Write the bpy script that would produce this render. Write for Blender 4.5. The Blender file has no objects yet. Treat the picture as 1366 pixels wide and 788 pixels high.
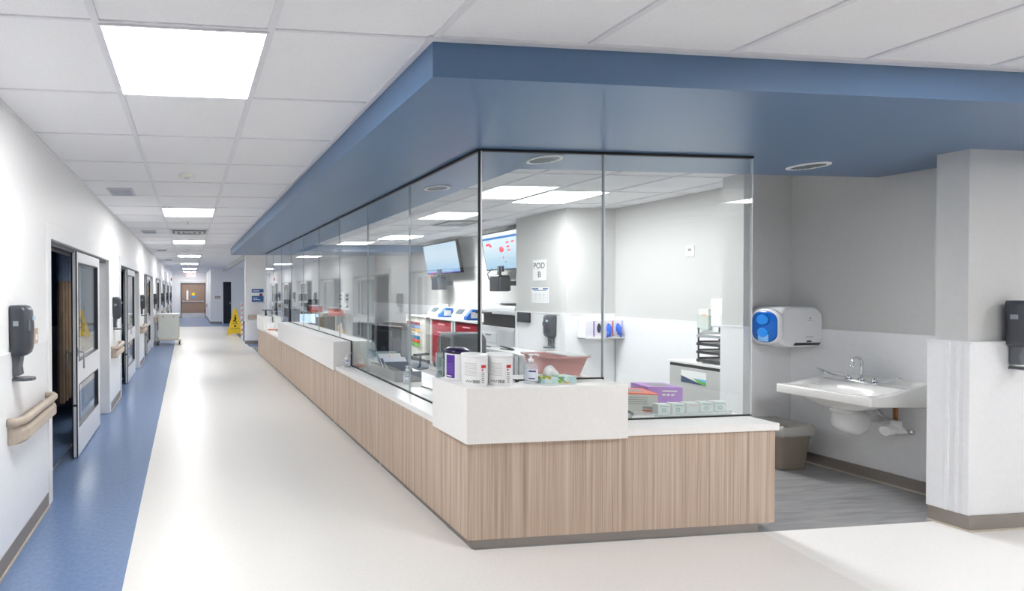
import bpy, math, random
from mathutils import Vector, Matrix
random.seed(7)
S = bpy.context.scene
COL = S.collection
PI = math.pi

# ------------------------------------------------------------------ camera, world, exposure
cam_data = bpy.data.cameras.new('camera')
cam = bpy.data.objects.new('camera', cam_data); COL.objects.link(cam)
cam_data.sensor_fit = 'HORIZONTAL'; cam_data.sensor_width = 36.0
cam_data.lens = 36.0 * 640.0 / 1366.0
cam_data.shift_x = (683 - 319.83) / 1366.0
cam_data.clip_start = 0.02; cam_data.clip_end = 100
yaw, pit, rol = (math.radians(a) for a in (-5.9128, -0.5798, -0.2139))
def world_dir(r, up, d):
    d, up = d * math.cos(pit) - up * math.sin(pit), d * math.sin(pit) + up * math.cos(pit)
    return Vector((r * math.cos(yaw) - d * math.sin(yaw), r * math.sin(yaw) + d * math.cos(yaw), up))
rx, ry = math.cos(rol), -math.sin(rol)
cam_right = world_dir(rx, -ry * -1 * -1, 0) if False else world_dir(math.cos(rol), math.sin(rol) * 1.0, 0)
cam_up = world_dir(-math.sin(rol), math.cos(rol), 0)
cam_fwd = world_dir(0, 0, 1)
M = Matrix((cam_right, cam_up, -cam_fwd)).transposed().to_4x4()
M.translation = Vector((0, 0, 1.6))
cam.matrix_world = M
S.camera = cam

S.view_settings.view_transform = 'Standard'
S.view_settings.look = 'None'
S.view_settings.gamma = 1.0
S.view_settings.use_curve_mapping = False
S.view_settings.exposure = 1.4
try:
    S.cycles.max_bounces = 14; S.cycles.transparent_max_bounces = 40
    S.cycles.diffuse_bounces = 6; S.cycles.glossy_bounces = 5
    S.cycles.sample_clamp_indirect = 6.0
    S.cycles.caustics_reflective = False; S.cycles.caustics_refractive = False
except Exception:
    pass
world = bpy.data.worlds.new('world'); S.world = world; world.use_nodes = True
world.node_tree.nodes['Background'].inputs[0].default_value = (0.9, 0.95, 1, 1)
world.node_tree.nodes['Background'].inputs[1].default_value = 0.3
PANEL_LIGHT = 11.0

# ------------------------------------------------------------------ materials
def lin(r, g, b):
    f = lambda c: (c / 255 / 12.92) if c / 255 <= 0.04045 else ((c / 255 + 0.055) / 1.055) ** 2.4
    return (f(r), f(g), f(b), 1)
MATS = {}
def mat(name, rgb, rough=0.5, metal=0.0, spec=None, emit=None, noise=0.0, nscale=30, coat=0.0, bump=0.0, bscale=200, alpha=None):
    if name in MATS: return MATS[name]
    m = bpy.data.materials.new(name); m.use_nodes = True; MATS[name] = m
    nt = m.node_tree; b = nt.nodes['Principled BSDF']
    c = lin(*rgb)
    b.inputs['Base Color'].default_value = c
    b.inputs['Roughness'].default_value = rough
    b.inputs['Metallic'].default_value = metal
    if spec is not None: b.inputs['Specular IOR Level'].default_value = spec
    if coat: b.inputs['Coat Weight'].default_value = coat; b.inputs['Coat Roughness'].default_value = 0.15
    tc = nt.nodes.new('ShaderNodeTexCoord')
    n = nt.nodes.new('ShaderNodeTexNoise'); n.inputs['Scale'].default_value = nscale; n.inputs['Detail'].default_value = 4
    nt.links.new(tc.outputs['Object'], n.inputs['Vector'])
    r = nt.nodes.new('ShaderNodeValToRGB')
    k = max(noise, 0.012)
    r.color_ramp.elements[0].color = tuple(x * (1 - k) for x in c[:3]) + (1,)
    r.color_ramp.elements[1].color = tuple(min(1, x * (1 + k)) for x in c[:3]) + (1,)
    r.color_ramp.elements[0].position = 0.35; r.color_ramp.elements[1].position = 0.65
    nt.links.new(n.outputs['Fac'], r.inputs['Fac']); nt.links.new(r.outputs['Color'], b.inputs['Base Color'])
    if bump:
        n2 = nt.nodes.new('ShaderNodeTexNoise'); n2.inputs['Scale'].default_value = bscale
        nt.links.new(tc.outputs['Object'], n2.inputs['Vector'])
        bp = nt.nodes.new('ShaderNodeBump'); bp.inputs['Strength'].default_value = bump; bp.inputs['Distance'].default_value = 0.002
        nt.links.new(n2.outputs['Fac'], bp.inputs['Height']); nt.links.new(bp.outputs['Normal'], b.inputs['Normal'])
    if emit is not None:
        b.inputs['Emission Color'].default_value = c; b.inputs['Emission Strength'].default_value = emit
    return m
def glass_mat(name, tint, ior=1.5, fac_gain=1.0):
    if name in MATS: return MATS[name]
    m = bpy.data.materials.new(name); m.use_nodes = True; MATS[name] = m
    nt = m.node_tree; nt.nodes.clear()
    o = nt.nodes.new('ShaderNodeOutputMaterial'); mx = nt.nodes.new('ShaderNodeMixShader')
    t = nt.nodes.new('ShaderNodeBsdfTransparent'); t.inputs[0].default_value = tint
    g = nt.nodes.new('ShaderNodeBsdfGlossy'); g.inputs['Roughness'].default_value = 0.0
    g.inputs['Color'].default_value = (fac_gain, fac_gain, fac_gain, 1)
    f = nt.nodes.new('ShaderNodeFresnel'); f.inputs['IOR'].default_value = ior
    geo = nt.nodes.new('ShaderNodeNewGeometry'); io = nt.nodes.new('ShaderNodeMapRange')      # same reflectance on both sides of the pane
    io.inputs['To Min'].default_value = ior; io.inputs['To Max'].default_value = 1 / ior
    nt.links.new(geo.outputs['Backfacing'], io.inputs['Value']); nt.links.new(io.outputs[0], f.inputs['IOR'])
    nt.links.new(f.outputs[0], mx.inputs[0]); nt.links.new(t.outputs[0], mx.inputs[1]); nt.links.new(g.outputs[0], mx.inputs[2])
    nt.links.new(mx.outputs[0], o.inputs[0]); return m
def clear_plastic(name, rgb, amount):
    if name in MATS: return MATS[name]
    m = bpy.data.materials.new(name); m.use_nodes = True; MATS[name] = m
    nt = m.node_tree; b = nt.nodes['Principled BSDF']
    b.inputs['Base Color'].default_value = lin(*rgb); b.inputs['Roughness'].default_value = 0.08
    o = nt.nodes['Material Output']; mx = nt.nodes.new('ShaderNodeMixShader'); t = nt.nodes.new('ShaderNodeBsdfTransparent')
    mx.inputs[0].default_value = amount
    nt.links.new(t.outputs[0], mx.inputs[1]); nt.links.new(b.outputs[0], mx.inputs[2]); nt.links.new(mx.outputs[0], o.inputs[0])
    return m
def wood_mat():
    m = bpy.data.materials.new('wood_laminate'); m.use_nodes = True; MATS['wood'] = m
    nt = m.node_tree; b = nt.nodes['Principled BSDF']; b.inputs['Roughness'].default_value = 0.45
    tc = nt.nodes.new('ShaderNodeTexCoord')
    def streak(sx, sz, det):
        mp = nt.nodes.new('ShaderNodeMapping'); mp.inputs['Scale'].default_value = (sx, sx, sz)
        n = nt.nodes.new('ShaderNodeTexNoise'); n.inputs['Scale'].default_value = 1; n.inputs['Detail'].default_value = det
        nt.links.new(tc.outputs['Object'], mp.inputs[0]); nt.links.new(mp.outputs[0], n.inputs['Vector']); return n
    a = streak(28, 0.5, 3); c = streak(110, 1.3, 2); 
    mx = nt.nodes.new('ShaderNodeMix'); mx.data_type = 'FLOAT'; mx.inputs[0].default_value = 0.45
    nt.links.new(a.outputs['Fac'], mx.inputs[2]); nt.links.new(c.outputs['Fac'], mx.inputs[3])
    r = nt.nodes.new('ShaderNodeValToRGB'); e = r.color_ramp.elements
    e[0].position = 0.34; e[0].color = lin(166, 143, 124); e[1].position = 0.68; e[1].color = lin(216, 199, 181)
    x = e.new(0.5); x.color = lin(196, 174, 155)
    nt.links.new(mx.outputs[0], r.inputs[0]); nt.links.new(r.outputs[0], b.inputs['Base Color'])
    return m
def plank_mat():
    m = bpy.data.materials.new('grey_vinyl_floor'); m.use_nodes = True; MATS['plank'] = m
    nt = m.node_tree; b = nt.nodes['Principled BSDF']; b.inputs['Roughness'].default_value = 0.42
    tc = nt.nodes.new('ShaderNodeTexCoord'); mp = nt.nodes.new('ShaderNodeMapping'); mp.inputs['Scale'].default_value = (1.6, 14, 1)
    mp.inputs['Rotation'].default_value = (0, 0, 0.12)
    n = nt.nodes.new('ShaderNodeTexNoise'); n.inputs['Scale'].default_value = 1.6; n.inputs['Detail'].default_value = 6; n.inputs['Distortion'].default_value = 0.8
    nt.links.new(tc.outputs['Object'], mp.inputs[0]); nt.links.new(mp.outputs[0], n.inputs['Vector'])
    r = nt.nodes.new('ShaderNodeValToRGB'); e = r.color_ramp.elements
    e[0].position = 0.3; e[0].color = lin(126, 127, 129); e[1].position = 0.72; e[1].color = lin(160, 159, 158)
    nt.links.new(n.outputs['Fac'], r.inputs[0]); nt.links.new(r.outputs[0], b.inputs['Base Color']); return m
def fabric_weave(name, a, b_, sc):
    m = bpy.data.materials.new(name); m.use_nodes = True; MATS[name] = m
    nt = m.node_tree; b = nt.nodes['Principled BSDF']; b.inputs['Roughness'].default_value = 0.9
    tc = nt.nodes.new('ShaderNodeTexCoord'); c = nt.nodes.new('ShaderNodeTexNoise'); c.inputs['Scale'].default_value = sc
    nt.links.new(tc.outputs['Object'], c.inputs['Vector'])
    r = nt.nodes.new('ShaderNodeValToRGB'); r.color_ramp.elements[0].color = lin(*a); r.color_ramp.elements[1].color = lin(*b_)
    r.color_ramp.elements[0].position = .4; r.color_ramp.elements[1].position = .6
    nt.links.new(c.outputs['Fac'], r.inputs[0]); nt.links.new(r.outputs[0], b.inputs['Base Color']); return m

W_WALL = mat('white_wall_paint', (240, 240, 240), 0.5)
G_WALL = mat('light_grey_wall_paint', (204, 204, 203), 0.6)
PANEL = mat('white_wall_panel', (240, 241, 243), 0.35)
CEIL = mat('ceiling_tile', (238, 238, 240), 0.9, noise=0.02, nscale=120)
TBAR = mat('ceiling_grid', (226, 226, 230), 0.5)
BLUE = mat('blue_soffit_paint', (88, 119, 155), 0.28, spec=0.5)
BASE = mat('taupe_rubber_base', (142, 134, 128), 0.45)
CAULK = mat('beige_base_edge', (196, 186, 172), 0.5)
F_WHITE = mat('off_white_floor', (232, 229, 224), 0.33, noise=0.02, nscale=60)
F_GREIGE = mat('warm_grey_floor', (233, 229, 225), 0.38, noise=0.02, nscale=60)
F_PALE = mat('pale_floor', (241, 239, 236), 0.36, noise=0.02, nscale=60)
F_BLUE = mat('blue_floor', (116, 138, 174), 0.26, noise=0.06, nscale=35)
F_PLANK = plank_mat(); WOOD = wood_mat()
SOLID = mat('white_solid_surface', (244, 242, 239), 0.35)
TOE = mat('taupe_toe_kick', (140, 134, 130), 0.4)
GLASS = glass_mat('clear_glass', (0.975, 0.992, 0.985, 1), 1.5)
GLASS_EDGE = mat('glass_edge', (176, 190, 194), 0.1, spec=0.8)
GASKET = mat('black_gasket', (22, 24, 28), 0.5)
ALU = mat('brushed_aluminium', (196, 199, 204), 0.35, metal=0.7)
ALUW = mat('pale_satin_aluminium', (234, 235, 237), 0.35, metal=0.1)
ALUD = mat('dark_aluminium', (98, 102, 110), 0.4, metal=0.5)
CHROME = mat('chrome', (220, 222, 226), 0.08, metal=1.0)
BLACK = mat('black_plastic', (24, 26, 30), 0.4)
CHAR = mat('charcoal_plastic', (66, 69, 76), 0.32)
DGREY = mat('dark_grey_plastic', (88, 92, 98), 0.35)
MGREY = mat('mid_grey_fabric', (134, 137, 141), 0.8)
LGREY = mat('light_grey_metal', (206, 207, 208), 0.4)
WPLAS = mat('white_plastic', (240, 240, 240), 0.3)
PORC = mat('white_porcelain', (244, 243, 240), 0.12, coat=0.5)
BEIGE = mat('beige_rail_vinyl', (190, 176, 160), 0.4, noise=0.05)
BEIGED = mat('taupe_rail_groove', (150, 136, 122), 0.5)
DIFF = mat('light_diffuser', (255, 255, 255), 0.5, emit=PANEL_LIGHT)
NAVY = mat('navy_wall', (26, 62, 104), 0.6)
ROOMG = mat('room_grey_wall', (120, 128, 140), 0.6)
PAPER = mat('white_paper', (246, 246, 246), 0.7)
INK = mat('black_ink', (34, 34, 40), 0.7)
INKG = mat('grey_print', (150, 152, 156), 0.7)
RED = mat('red_print', (200, 40, 50), 0.5)
YEL = mat('yellow_plastic', (246, 206, 24), 0.4)

# ------------------------------------------------------------------ mesh helpers
class MB:
    def __init__(s): s.v = []; s.f = []; s.m = []; s.sm = []
    def add(s, vs, fs, mi=0, smooth=False):
        n = len(s.v); s.v += [tuple(v) for v in vs]
        for f in fs: s.f.append([i + n for i in f]); s.m.append(mi); s.sm.append(smooth)
        return s
    def box(s, x0, y0, z0, x1, y1, z1, mi=0):
        x0, x1 = min(x0, x1), max(x0, x1); y0, y1 = min(y0, y1), max(y0, y1); z0, z1 = min(z0, z1), max(z0, z1)
        v = [(x0, y0, z0), (x1, y0, z0), (x1, y1, z0), (x0, y1, z0), (x0, y0, z1), (x1, y0, z1), (x1, y1, z1), (x0, y1, z1)]
        return s.add(v, [(0, 3, 2, 1), (4, 5, 6, 7), (0, 1, 5, 4), (1, 2, 6, 5), (2, 3, 7, 6), (3, 0, 4, 7)], mi)
    def prism(s, poly, axis, a, b, mi=0, mi_side=None, smooth=False):
        """poly: 2D points; axis 'x': poly=(y,z); 'y': (x,z); 'z': (x,y)"""
        def P3(p, t): return {'x': (t, p[0], p[1]), 'y': (p[0], t, p[1]), 'z': (p[0], p[1], t)}[axis]
        n = len(poly); ms = mi if mi_side is None else mi_side
        area = sum(poly[i][0] * poly[(i + 1) % n][1] - poly[(i + 1) % n][0] * poly[i][1] for i in range(n))
        if (area < 0) != (axis == 'y'): poly = poly[::-1]
        v = [P3(p, a) for p in poly] + [P3(p, b) for p in poly]
        lo, hi = list(range(n))[::-1], list(range(n, 2 * n))
        if a > b: lo, hi = lo[::-1], hi[::-1]
        s.add(v, [lo, hi], mi)
        k = len(s.v) - 2 * n
        for i in range(n):
            j = (i + 1) % n; f = [k + i, k + j, k + n + j, k + n + i]
            s.f.append(f if a < b else f[::-1]); s.m.append(ms); s.sm.append(smooth)
        return s
    def ring(s, c, axis_dir, r, seg):
        d = Vector(axis_dir).normalized(); u = d.orthogonal().normalized(); w = d.cross(u)
        return [tuple(Vector(c) + u * (r * math.cos(2 * PI * i / seg)) + w * (r * math.sin(2 * PI * i / seg))) for i in range(seg)]
    def tube(s, pts, r, seg=10, mi=0, cap=True):
        pts = [Vector(p) for p in pts]; rs = r if isinstance(r, (list, tuple)) else [r] * len(pts)
        n = len(pts); k0 = len(s.v); u = None
        for i, p in enumerate(pts):
            d = (pts[min(i + 1, n - 1)] - pts[max(i - 1, 0)]).normalized()
            if u is None: u = d.orthogonal().normalized()
            u = (u - d * u.dot(d)).normalized(); w = d.cross(u)
            for q in range(seg):
                a = 2 * PI * q / seg
                s.v.append(tuple(p + (u * math.cos(a) + w * math.sin(a)) * rs[i]))
        for i in range(n - 1):
            for q in range(seg):
                a, b = k0 + i * seg + q, k0 + i * seg + (q + 1) % seg
                s.f.append([a, b, b + seg, a + seg]); s.m.append(mi); s.sm.append(True)
        if cap:
            s.f.append(list(range(k0, k0 + seg))[::-1]); s.m.append(mi); s.sm.append(False)
            s.f.append(list(range(k0 + (n - 1) * seg, k0 + n * seg))); s.m.append(mi); s.sm.append(False)
        return s
    def cyl(s, p0, p1, r, seg=20, mi=0): return s.tube([p0, p1], r, seg, mi)
    def lathe(s, prof, c=(0, 0, 0), seg=28, mi=0, sx=1, sy=1):
        """prof: list of (r,z) bottom->top outside"""
        k0 = len(s.v)
        for r, z in prof:
            for q in range(seg):
                a = 2 * PI * q / seg; s.v.append((c[0] + r * sx * math.cos(a), c[1] + r * sy * math.sin(a), c[2] + z))
        for i in range(len(prof) - 1):
            for q in range(seg):
                a, b = k0 + i * seg + q, k0 + i * seg + (q + 1) % seg
                s.f.append([a, b, b + seg, a + seg]); s.m.append(mi); s.sm.append(True)
        if prof[0][0] > 1e-6: s.f.append(list(range(k0, k0 + seg))[::-1]); s.m.append(mi); s.sm.append(False)
        e = k0 + (len(prof) - 1) * seg
        if prof[-1][0] > 1e-6: s.f.append(list(range(e, e + seg))); s.m.append(mi); s.sm.append(False)
        return s
    def loft(s, loops, mi=0, cap0=True, cap1=True, smooth=True):
        n = len(loops[0]); k0 = len(s.v)
        for L in loops: s.v += [tuple(p) for p in L]
        for i in range(len(loops) - 1):
            for q in range(n):
                a, b = k0 + i * n + q, k0 + i * n + (q + 1) % n
                s.f.append([a, b, b + n, a + n]); s.m.append(mi); s.sm.append(smooth)
        if cap0: s.f.append(list(range(k0, k0 + n))[::-1]); s.m.append(mi); s.sm.append(False)
        if cap1:
            e = k0 + (len(loops) - 1) * n; s.f.append(list(range(e, e + n))); s.m.append(mi); s.sm.append(False)
        return s
    def sphere(s, c, r, seg=16, rings=8, mi=0):
        prof = [(max(1e-5, r * math.sin(PI * i / rings)), -r * math.cos(PI * i / rings)) for i in range(rings + 1)]
        return s.lathe(prof, c, seg, mi)
def rrect(w, h, r, n=5, cx=0, cy=0):
    out = []
    for (sx, sy, a0) in ((1, 1, 0), (-1, 1, 90), (-1, -1, 180), (1, -1, 270)):
        for i in range(n + 1):
            a = math.radians(a0 + 90 * i / n)
            out.append((cx + sx * (w / 2 - r) + r * math.cos(a), cy + sy * (h / 2 - r) + r * math.sin(a)))
    return out
def obj(name, mb, m, parent=None, bevel=0, seg=2, loc=None):
    me = bpy.data.meshes.new(name); me.from_pydata(mb.v, [], mb.f)
    ms = m if isinstance(m, (list, tuple)) else [m]
    for x in ms: me.materials.append(x)
    for p, mi, sm in zip(me.polygons, mb.m, mb.sm): p.material_index = mi; p.use_smooth = sm
    me.update()
    o = bpy.data.objects.new(name, me); COL.objects.link(o)
    if parent is not None: o.parent = parent
    if loc: o.location = loc
    if bevel:
        b = o.modifiers.new('bevel', 'BEVEL'); b.width = bevel; b.segments = seg; b.limit_method = 'ANGLE'; b.angle_limit = math.radians(35)
        b.harden_normals = False
    return o
def tag(o, label, cat, group=None):
    o['label'] = label; o['category'] = cat
    if group: o['group'] = group
    return o
def thing(name, label, cat, loc=(0, 0, 0), rz=0, group=None):
    o = bpy.data.objects.new(name, None); COL.objects.link(o); o.location = loc; o.rotation_euler = (0, 0, rz)
    o.empty_display_size = 0.1
    return tag(o, label, cat, group)
def struct(name, mb, m, bevel=0):
    o = obj(name, mb, m, None, bevel); o['kind'] = 'structure'; return o
def sempty(name, loc=(0, 0, 0)):
    o = bpy.data.objects.new(name, None); COL.objects.link(o); o.location = loc; o['kind'] = 'structure'; return o
def dup(root, loc, label, rz=None, group=None):
    def cp(o, par):
        c = o.copy(); COL.objects.link(c)
        if par is not None: c.parent = par
        for ch in list(o.children): cp(ch, c)
        return c
    r = cp(root, None); r.location = loc
    if rz is not None: r.rotation_euler = (0, 0, rz)
    r['label'] = label
    if group: r['group'] = group
    return r
def text(name, body, size, m, parent, loc, rot, sx=1.0, depth=0.0008, align='CENTER'):
    cu = bpy.data.curves.new(name, 'FONT'); cu.body = body; cu.size = size; cu.extrude = depth; cu.align_x = align; cu.align_y = 'CENTER'
    t = bpy.data.objects.new(name, cu); COL.objects.link(t)
    dg = bpy.context.evaluated_depsgraph_get(); me = bpy.data.meshes.new_from_object(t.evaluated_get(dg))
    bpy.data.objects.remove(t); me.materials.clear(); me.materials.append(m)
    o = bpy.data.objects.new(name, me); COL.objects.link(o); o.parent = parent; o.location = loc; o.rotation_euler = rot; o.scale = (sx, 1, 1)
    return o
ROT_FRONT = (PI / 2, 0, 0)            # readable from -y
ROT_LEFT = (PI / 2, 0, -PI / 2)       # on a face turned to -x

# ------------------------------------------------------------------ key planes (metres)
ZC, ZS, XL = 2.678, 2.516, -1.065
RAILZ = 1.235
DOORS = [3.69 + 3.715 * k for k in range(7)]   # outer frame start; frame 2.81 long

# ------------------------------------------------------------------ floors
YE = 28.8
mb = MB()
def poly(mb, pts, mi=0): return mb.add([(x, y, 0.0) for x, y in pts], [tuple(range(len(pts)))], mi)
poly(mb, [(-0.318, -4), (1.73, -4), (1.73, 13.6), (1.68, 13.6), (1.68, 21.5), (-0.52, 21.5)], 0)      # white lane
poly(mb, [(-4.6, -4), (-0.318, -4), (-0.52, 21.5), (1.68, 21.5), (1.68, 13.6), (1.73, 13.6), (6.0, 13.6), (6.0, YE), (-4.6, YE)], 1)
poly(mb, [(1.73, -4), (2.0, -4), (3.735, 2.77), (1.73, 2.77)], 2)
poly(mb, [(2.0, -4), (6.2, -4), (5.06, 2.60), (5.06, 2.77), (3.735, 2.77)], 3)
poly(mb, [(6.2, -4), (8.2, -4), (8.2, 2.77), (5.06, 2.77), (5.06, 2.60)], 2)
poly(mb, [(1.73, 2.77), (8.2, 2.77), (8.2, 13.6), (1.73, 13.6)], 4)
struct('floor', mb, [F_WHITE, F_BLUE, F_GREIGE, F_PALE, F_PLANK])
mb = MB(); mb.box(-1.24, 3.78, 0.0, -1.225, YE, 0.003); struct('trim_1', mb, ALU)                 # floor track line at the doors

# ------------------------------------------------------------------ ceiling
mb = MB(); mb.box(-4.6, -4, ZC, 8.2, YE, ZC + 0.05); struct('ceiling', mb, CEIL)
mb = MB()
bw, bd = 0.016, 0.008
xs = [-0.37 + 0.7075 * k for k in range(0, 13)]; ys = [1.258 + 0.7085 * k for k in range(-7, 39)]
def gridx(x, y0, y1): mb.box(x - bw, y0, ZC - bd, x + bw, y1, ZC)
def gridy(y, x0, x1): mb.box(x0, y - 0.007, ZC - bd * 0.75, x1, y + 0.007, ZC)
for x in xs[:2]: gridx(x, -4, YE)
for x in xs[2:]: gridx(x, -4, 1.966)
for y in ys:
    if y < YE: gridy(y, XL, 1.03 if y > 1.9 else 8.2)
for x in (3.22, 3.925, 4.63, 5.335): gridx(x, 3.41, 11.1)
for k in range(11): gridy(4.147 + 0.703 * k, 2.484, 5.66)
mb.box(XL, -4, ZC - 0.012, XL + 0.022, YE, ZC)
mb.box(1.012, 1.945, ZC - 0.012, 1.042, 12.3, ZC); mb.box(1.042, 1.945, ZC - 0.012, 8.2, 1.975, ZC)
struct('trim_2', mb, TBAR)

# blue soffit ring
mb = MB()
mb.box(1.043, 1.976, ZS, 8.2, 3.41, ZC + .01)
mb.box(1.043, 3.41, ZS, 2.484, 12.3, ZC + .01)
mb.box(2.484, 11.1, ZS, 5.66, 12.3, ZC + .01)
struct('trim_3', mb, BLUE)
mb = MB(); mb.box(1.60, 14.5, 2.55, 1.75, 23.3, ZC); struct('trim_4', mb, G_WALL)

# ------------------------------------------------------------------ walls
DW, DH = 2.81, 2.0
mb = MB(); y = -4.0
for d in DOORS:
    y1 = min(d + 2.73, YE)
    mb.box(XL - .18, y, 0, XL, d + .07, ZC); mb.box(XL - .18, d + .07, DH + .02, XL, y1, ZC); y = y1
if y < YE: mb.box(XL - .18, y, 0, XL, YE, ZC)
struct('wall_left', mb, W_WALL)
mb = MB(); y = -4.0
for d in DOORS + [YE]:
    if d - .005 > y: mb.box(XL, y, 0.10, XL + .007, d - .005, 1.225); mb.box(XL, y, 1.225, XL + .011, d - .005, 1.24)
    y = d + DW + .005
struct('trim_5', mb, PANEL)
mb = MB(); y = -4.0
for d in DOORS + [YE]:
    if d - .005 > y: mb.box(XL, y, 0, XL + .012, d - .005, 0.105); mb.box(XL, y, 0, XL + .022, d - .005, 0.012, 1)
    y = d + DW + .005
struct('baseboard_left', mb, [BASE, CAULK])
# patient rooms behind the doors
mb = MB()
for i, d in enumerate(DOORS):
    ys0, ys1 = d - .45, min(d + 3.22, YE)
    mb.box(-4.5, ys1 - .04, 0, XL - .18, ys1, 1.12, 1); mb.box(-4.5, ys1 - .04, 1.12, XL - .18, ys1, ZC, 0)
    mb.box(-4.5, ys1 , 0, XL - .18, ys1+.04, ZC, 0)
mb.box(-4.54, -4, 0, -4.5, YE, ZC, 0); mb.box(-4.5, 3.19, 0, XL - .18, 3.23, ZC)
struct('wall_rooms', mb, [NAVY, ROOMG])

mb = MB(); mb.box(-4.6, YE, 0, 6, YE + .1, ZC); struct('wall_end', mb, W_WALL)
mb = MB(); mb.box(.98, 23.3, 0, 1.08, YE, ZC)
mb.box(1.08, 23.3, 0, 1.60, 23.4, ZC); mb.box(1.60, 23.3, 2.03, 1.99, 23.4, ZC); mb.box(1.99, 23.3, 0, 5.66, 23.4, ZC)
struct('wall_far', mb, W_WALL)
mb = MB(); mb.box(.965, 23.285, 0, .98, YE, .105); mb.box(.965, 23.285, 0, 1.56, 23.3, .105); mb.box(2.03, 23.285, 0, 5.66, 23.3, .105)
mb.box(-.6, YE - .012, 0, XL, YE, .105)
struct('baseboard_far', mb, BASE)
mb = MB(); mb.box(1.65, 14.3, 0, 5.66, 14.5, ZC); struct('wall_sign', mb, W_WALL)
mb = MB(); mb.box(1.64, 14.285, .10, 5.66, 14.3, 1.235); struct('trim_6', mb, PANEL)
mb = MB(); mb.box(1.635, 14.275, 0, 5.66, 14.3, .10); struct('baseboard_sign', mb, BASE)
mb = MB(); mb.box(5.66, 2.80, 0, 5.80, 14.3, ZC); struct('wall_right', mb, G_WALL)
mb = MB(); mb.box(5.652, 2.80, .10, 5.66, 3.98, RAILZ - .012); mb.box(5.648, 2.80, RAILZ - .012, 5.66, 3.98, RAILZ)
mb.box(5.652, 4.16, .10, 5.66, 5.85, RAILZ - .012); mb.box(5.646, 4.16, RAILZ - .012, 5.66, 5.85, RAILZ)
mb.box(5.652, 6.86, .10, 5.66, 14.28, RAILZ)
struct('trim_7', mb, PANEL)
mb = MB(); mb.box(5.645, 2.80, 0, 5.66, 3.98, .095); mb.box(5.635, 2.80, 0, 5.66, 3.98, .012, 1); mb.box(5.15, 3.965, 0, 5.66, 3.98, .095); struct('baseboard_right', mb, [BASE, CAULK])
# partition between sink alcove and station
mb = MB(); mb.box(5.15, 3.98, 0, 5.66, 4.16, ZC); struct('wall_partition', mb, G_WALL)
mb = MB(); mb.box(5.142, 3.972, .10, 5.66, 3.98, RAILZ); mb.box(5.142, 3.98, .10, 5.15, 4.168, RAILZ); mb.box(5.15,4.16,.1,5.66,4.168,RAILZ)
mb.box(5.136, 3.968, RAILZ, 5.66, 3.98, RAILZ + .012); mb.box(5.136, 3.98, RAILZ, 5.15, 4.17, RAILZ + .012)
struct('trim_8', mb, PANEL)
# column in the station
mb = MB(); mb.box(4.95, 5.87, 0, 5.66, 6.85, ZC); struct('wall_column', mb, G_WALL)
mb = MB(); mb.box(4.942, 5.862, .10, 5.65, 5.87, 1.265); mb.box(4.942, 5.862, .10, 4.95, 6.85, 1.265)
mb.box(4.936, 5.856, 1.265, 5.65, 5.87, 1.277); mb.box(4.936, 5.856, 1.265, 4.95, 6.85, 1.277)
mb.box(4.936, 6.80, .10, 4.95, 6.85, 1.265); mb.box(4.93, 5.856, .10, 4.945, 5.93, 1.265); mb.box(4.936, 5.850, .10, 5.01, 5.865, 1.265)
struct('trim_9', mb, PANEL)
# wall with end cap at the right
mb = MB(); mb.box(5.12, 2.66, 0, 8.2, 2.80, ZS + .02); struct('wall_front', mb, G_WALL)
mb = MB(); mb.box(5.085, 2.632, .10, 8.2, 2.66, 1.235); mb.box(5.085, 2.66, .10, 5.12, 2.815, 1.235)
mb.box(5.079, 2.626, 1.235, 8.2, 2.66, 1.245); mb.box(5.079, 2.66, 1.235, 5.12, 2.82, 1.245)
mb.box(5.079, 2.715, .10, 5.09, 2.735, 1.24); mb.box(5.079, 2.675, .10, 5.09, 2.69, 1.24)
struct('trim_10', mb, PANEL, .002)
mb = MB(); mb.box(5.075, 2.622, 0, 8.2, 2.66, .10); mb.box(5.075, 2.66, 0, 5.12, 2.80, .10); mb.box(5.065, 2.612, 0, 8.2, 2.66, .010, 1); mb.box(5.065, 2.66, 0, 5.12, 2.80, .010, 1)
struct('baseboard_front', mb, [BASE, CAULK])
mb = MB(); mb.box(-4.6, -4.1, 0, 8.2, -4, ZC); struct('wall_back', mb, W_WALL)
mb = MB(); mb.box(8.2, -4, 0, 8.3, 2.8, ZC); struct('wall_east', mb, W_WALL)

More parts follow.
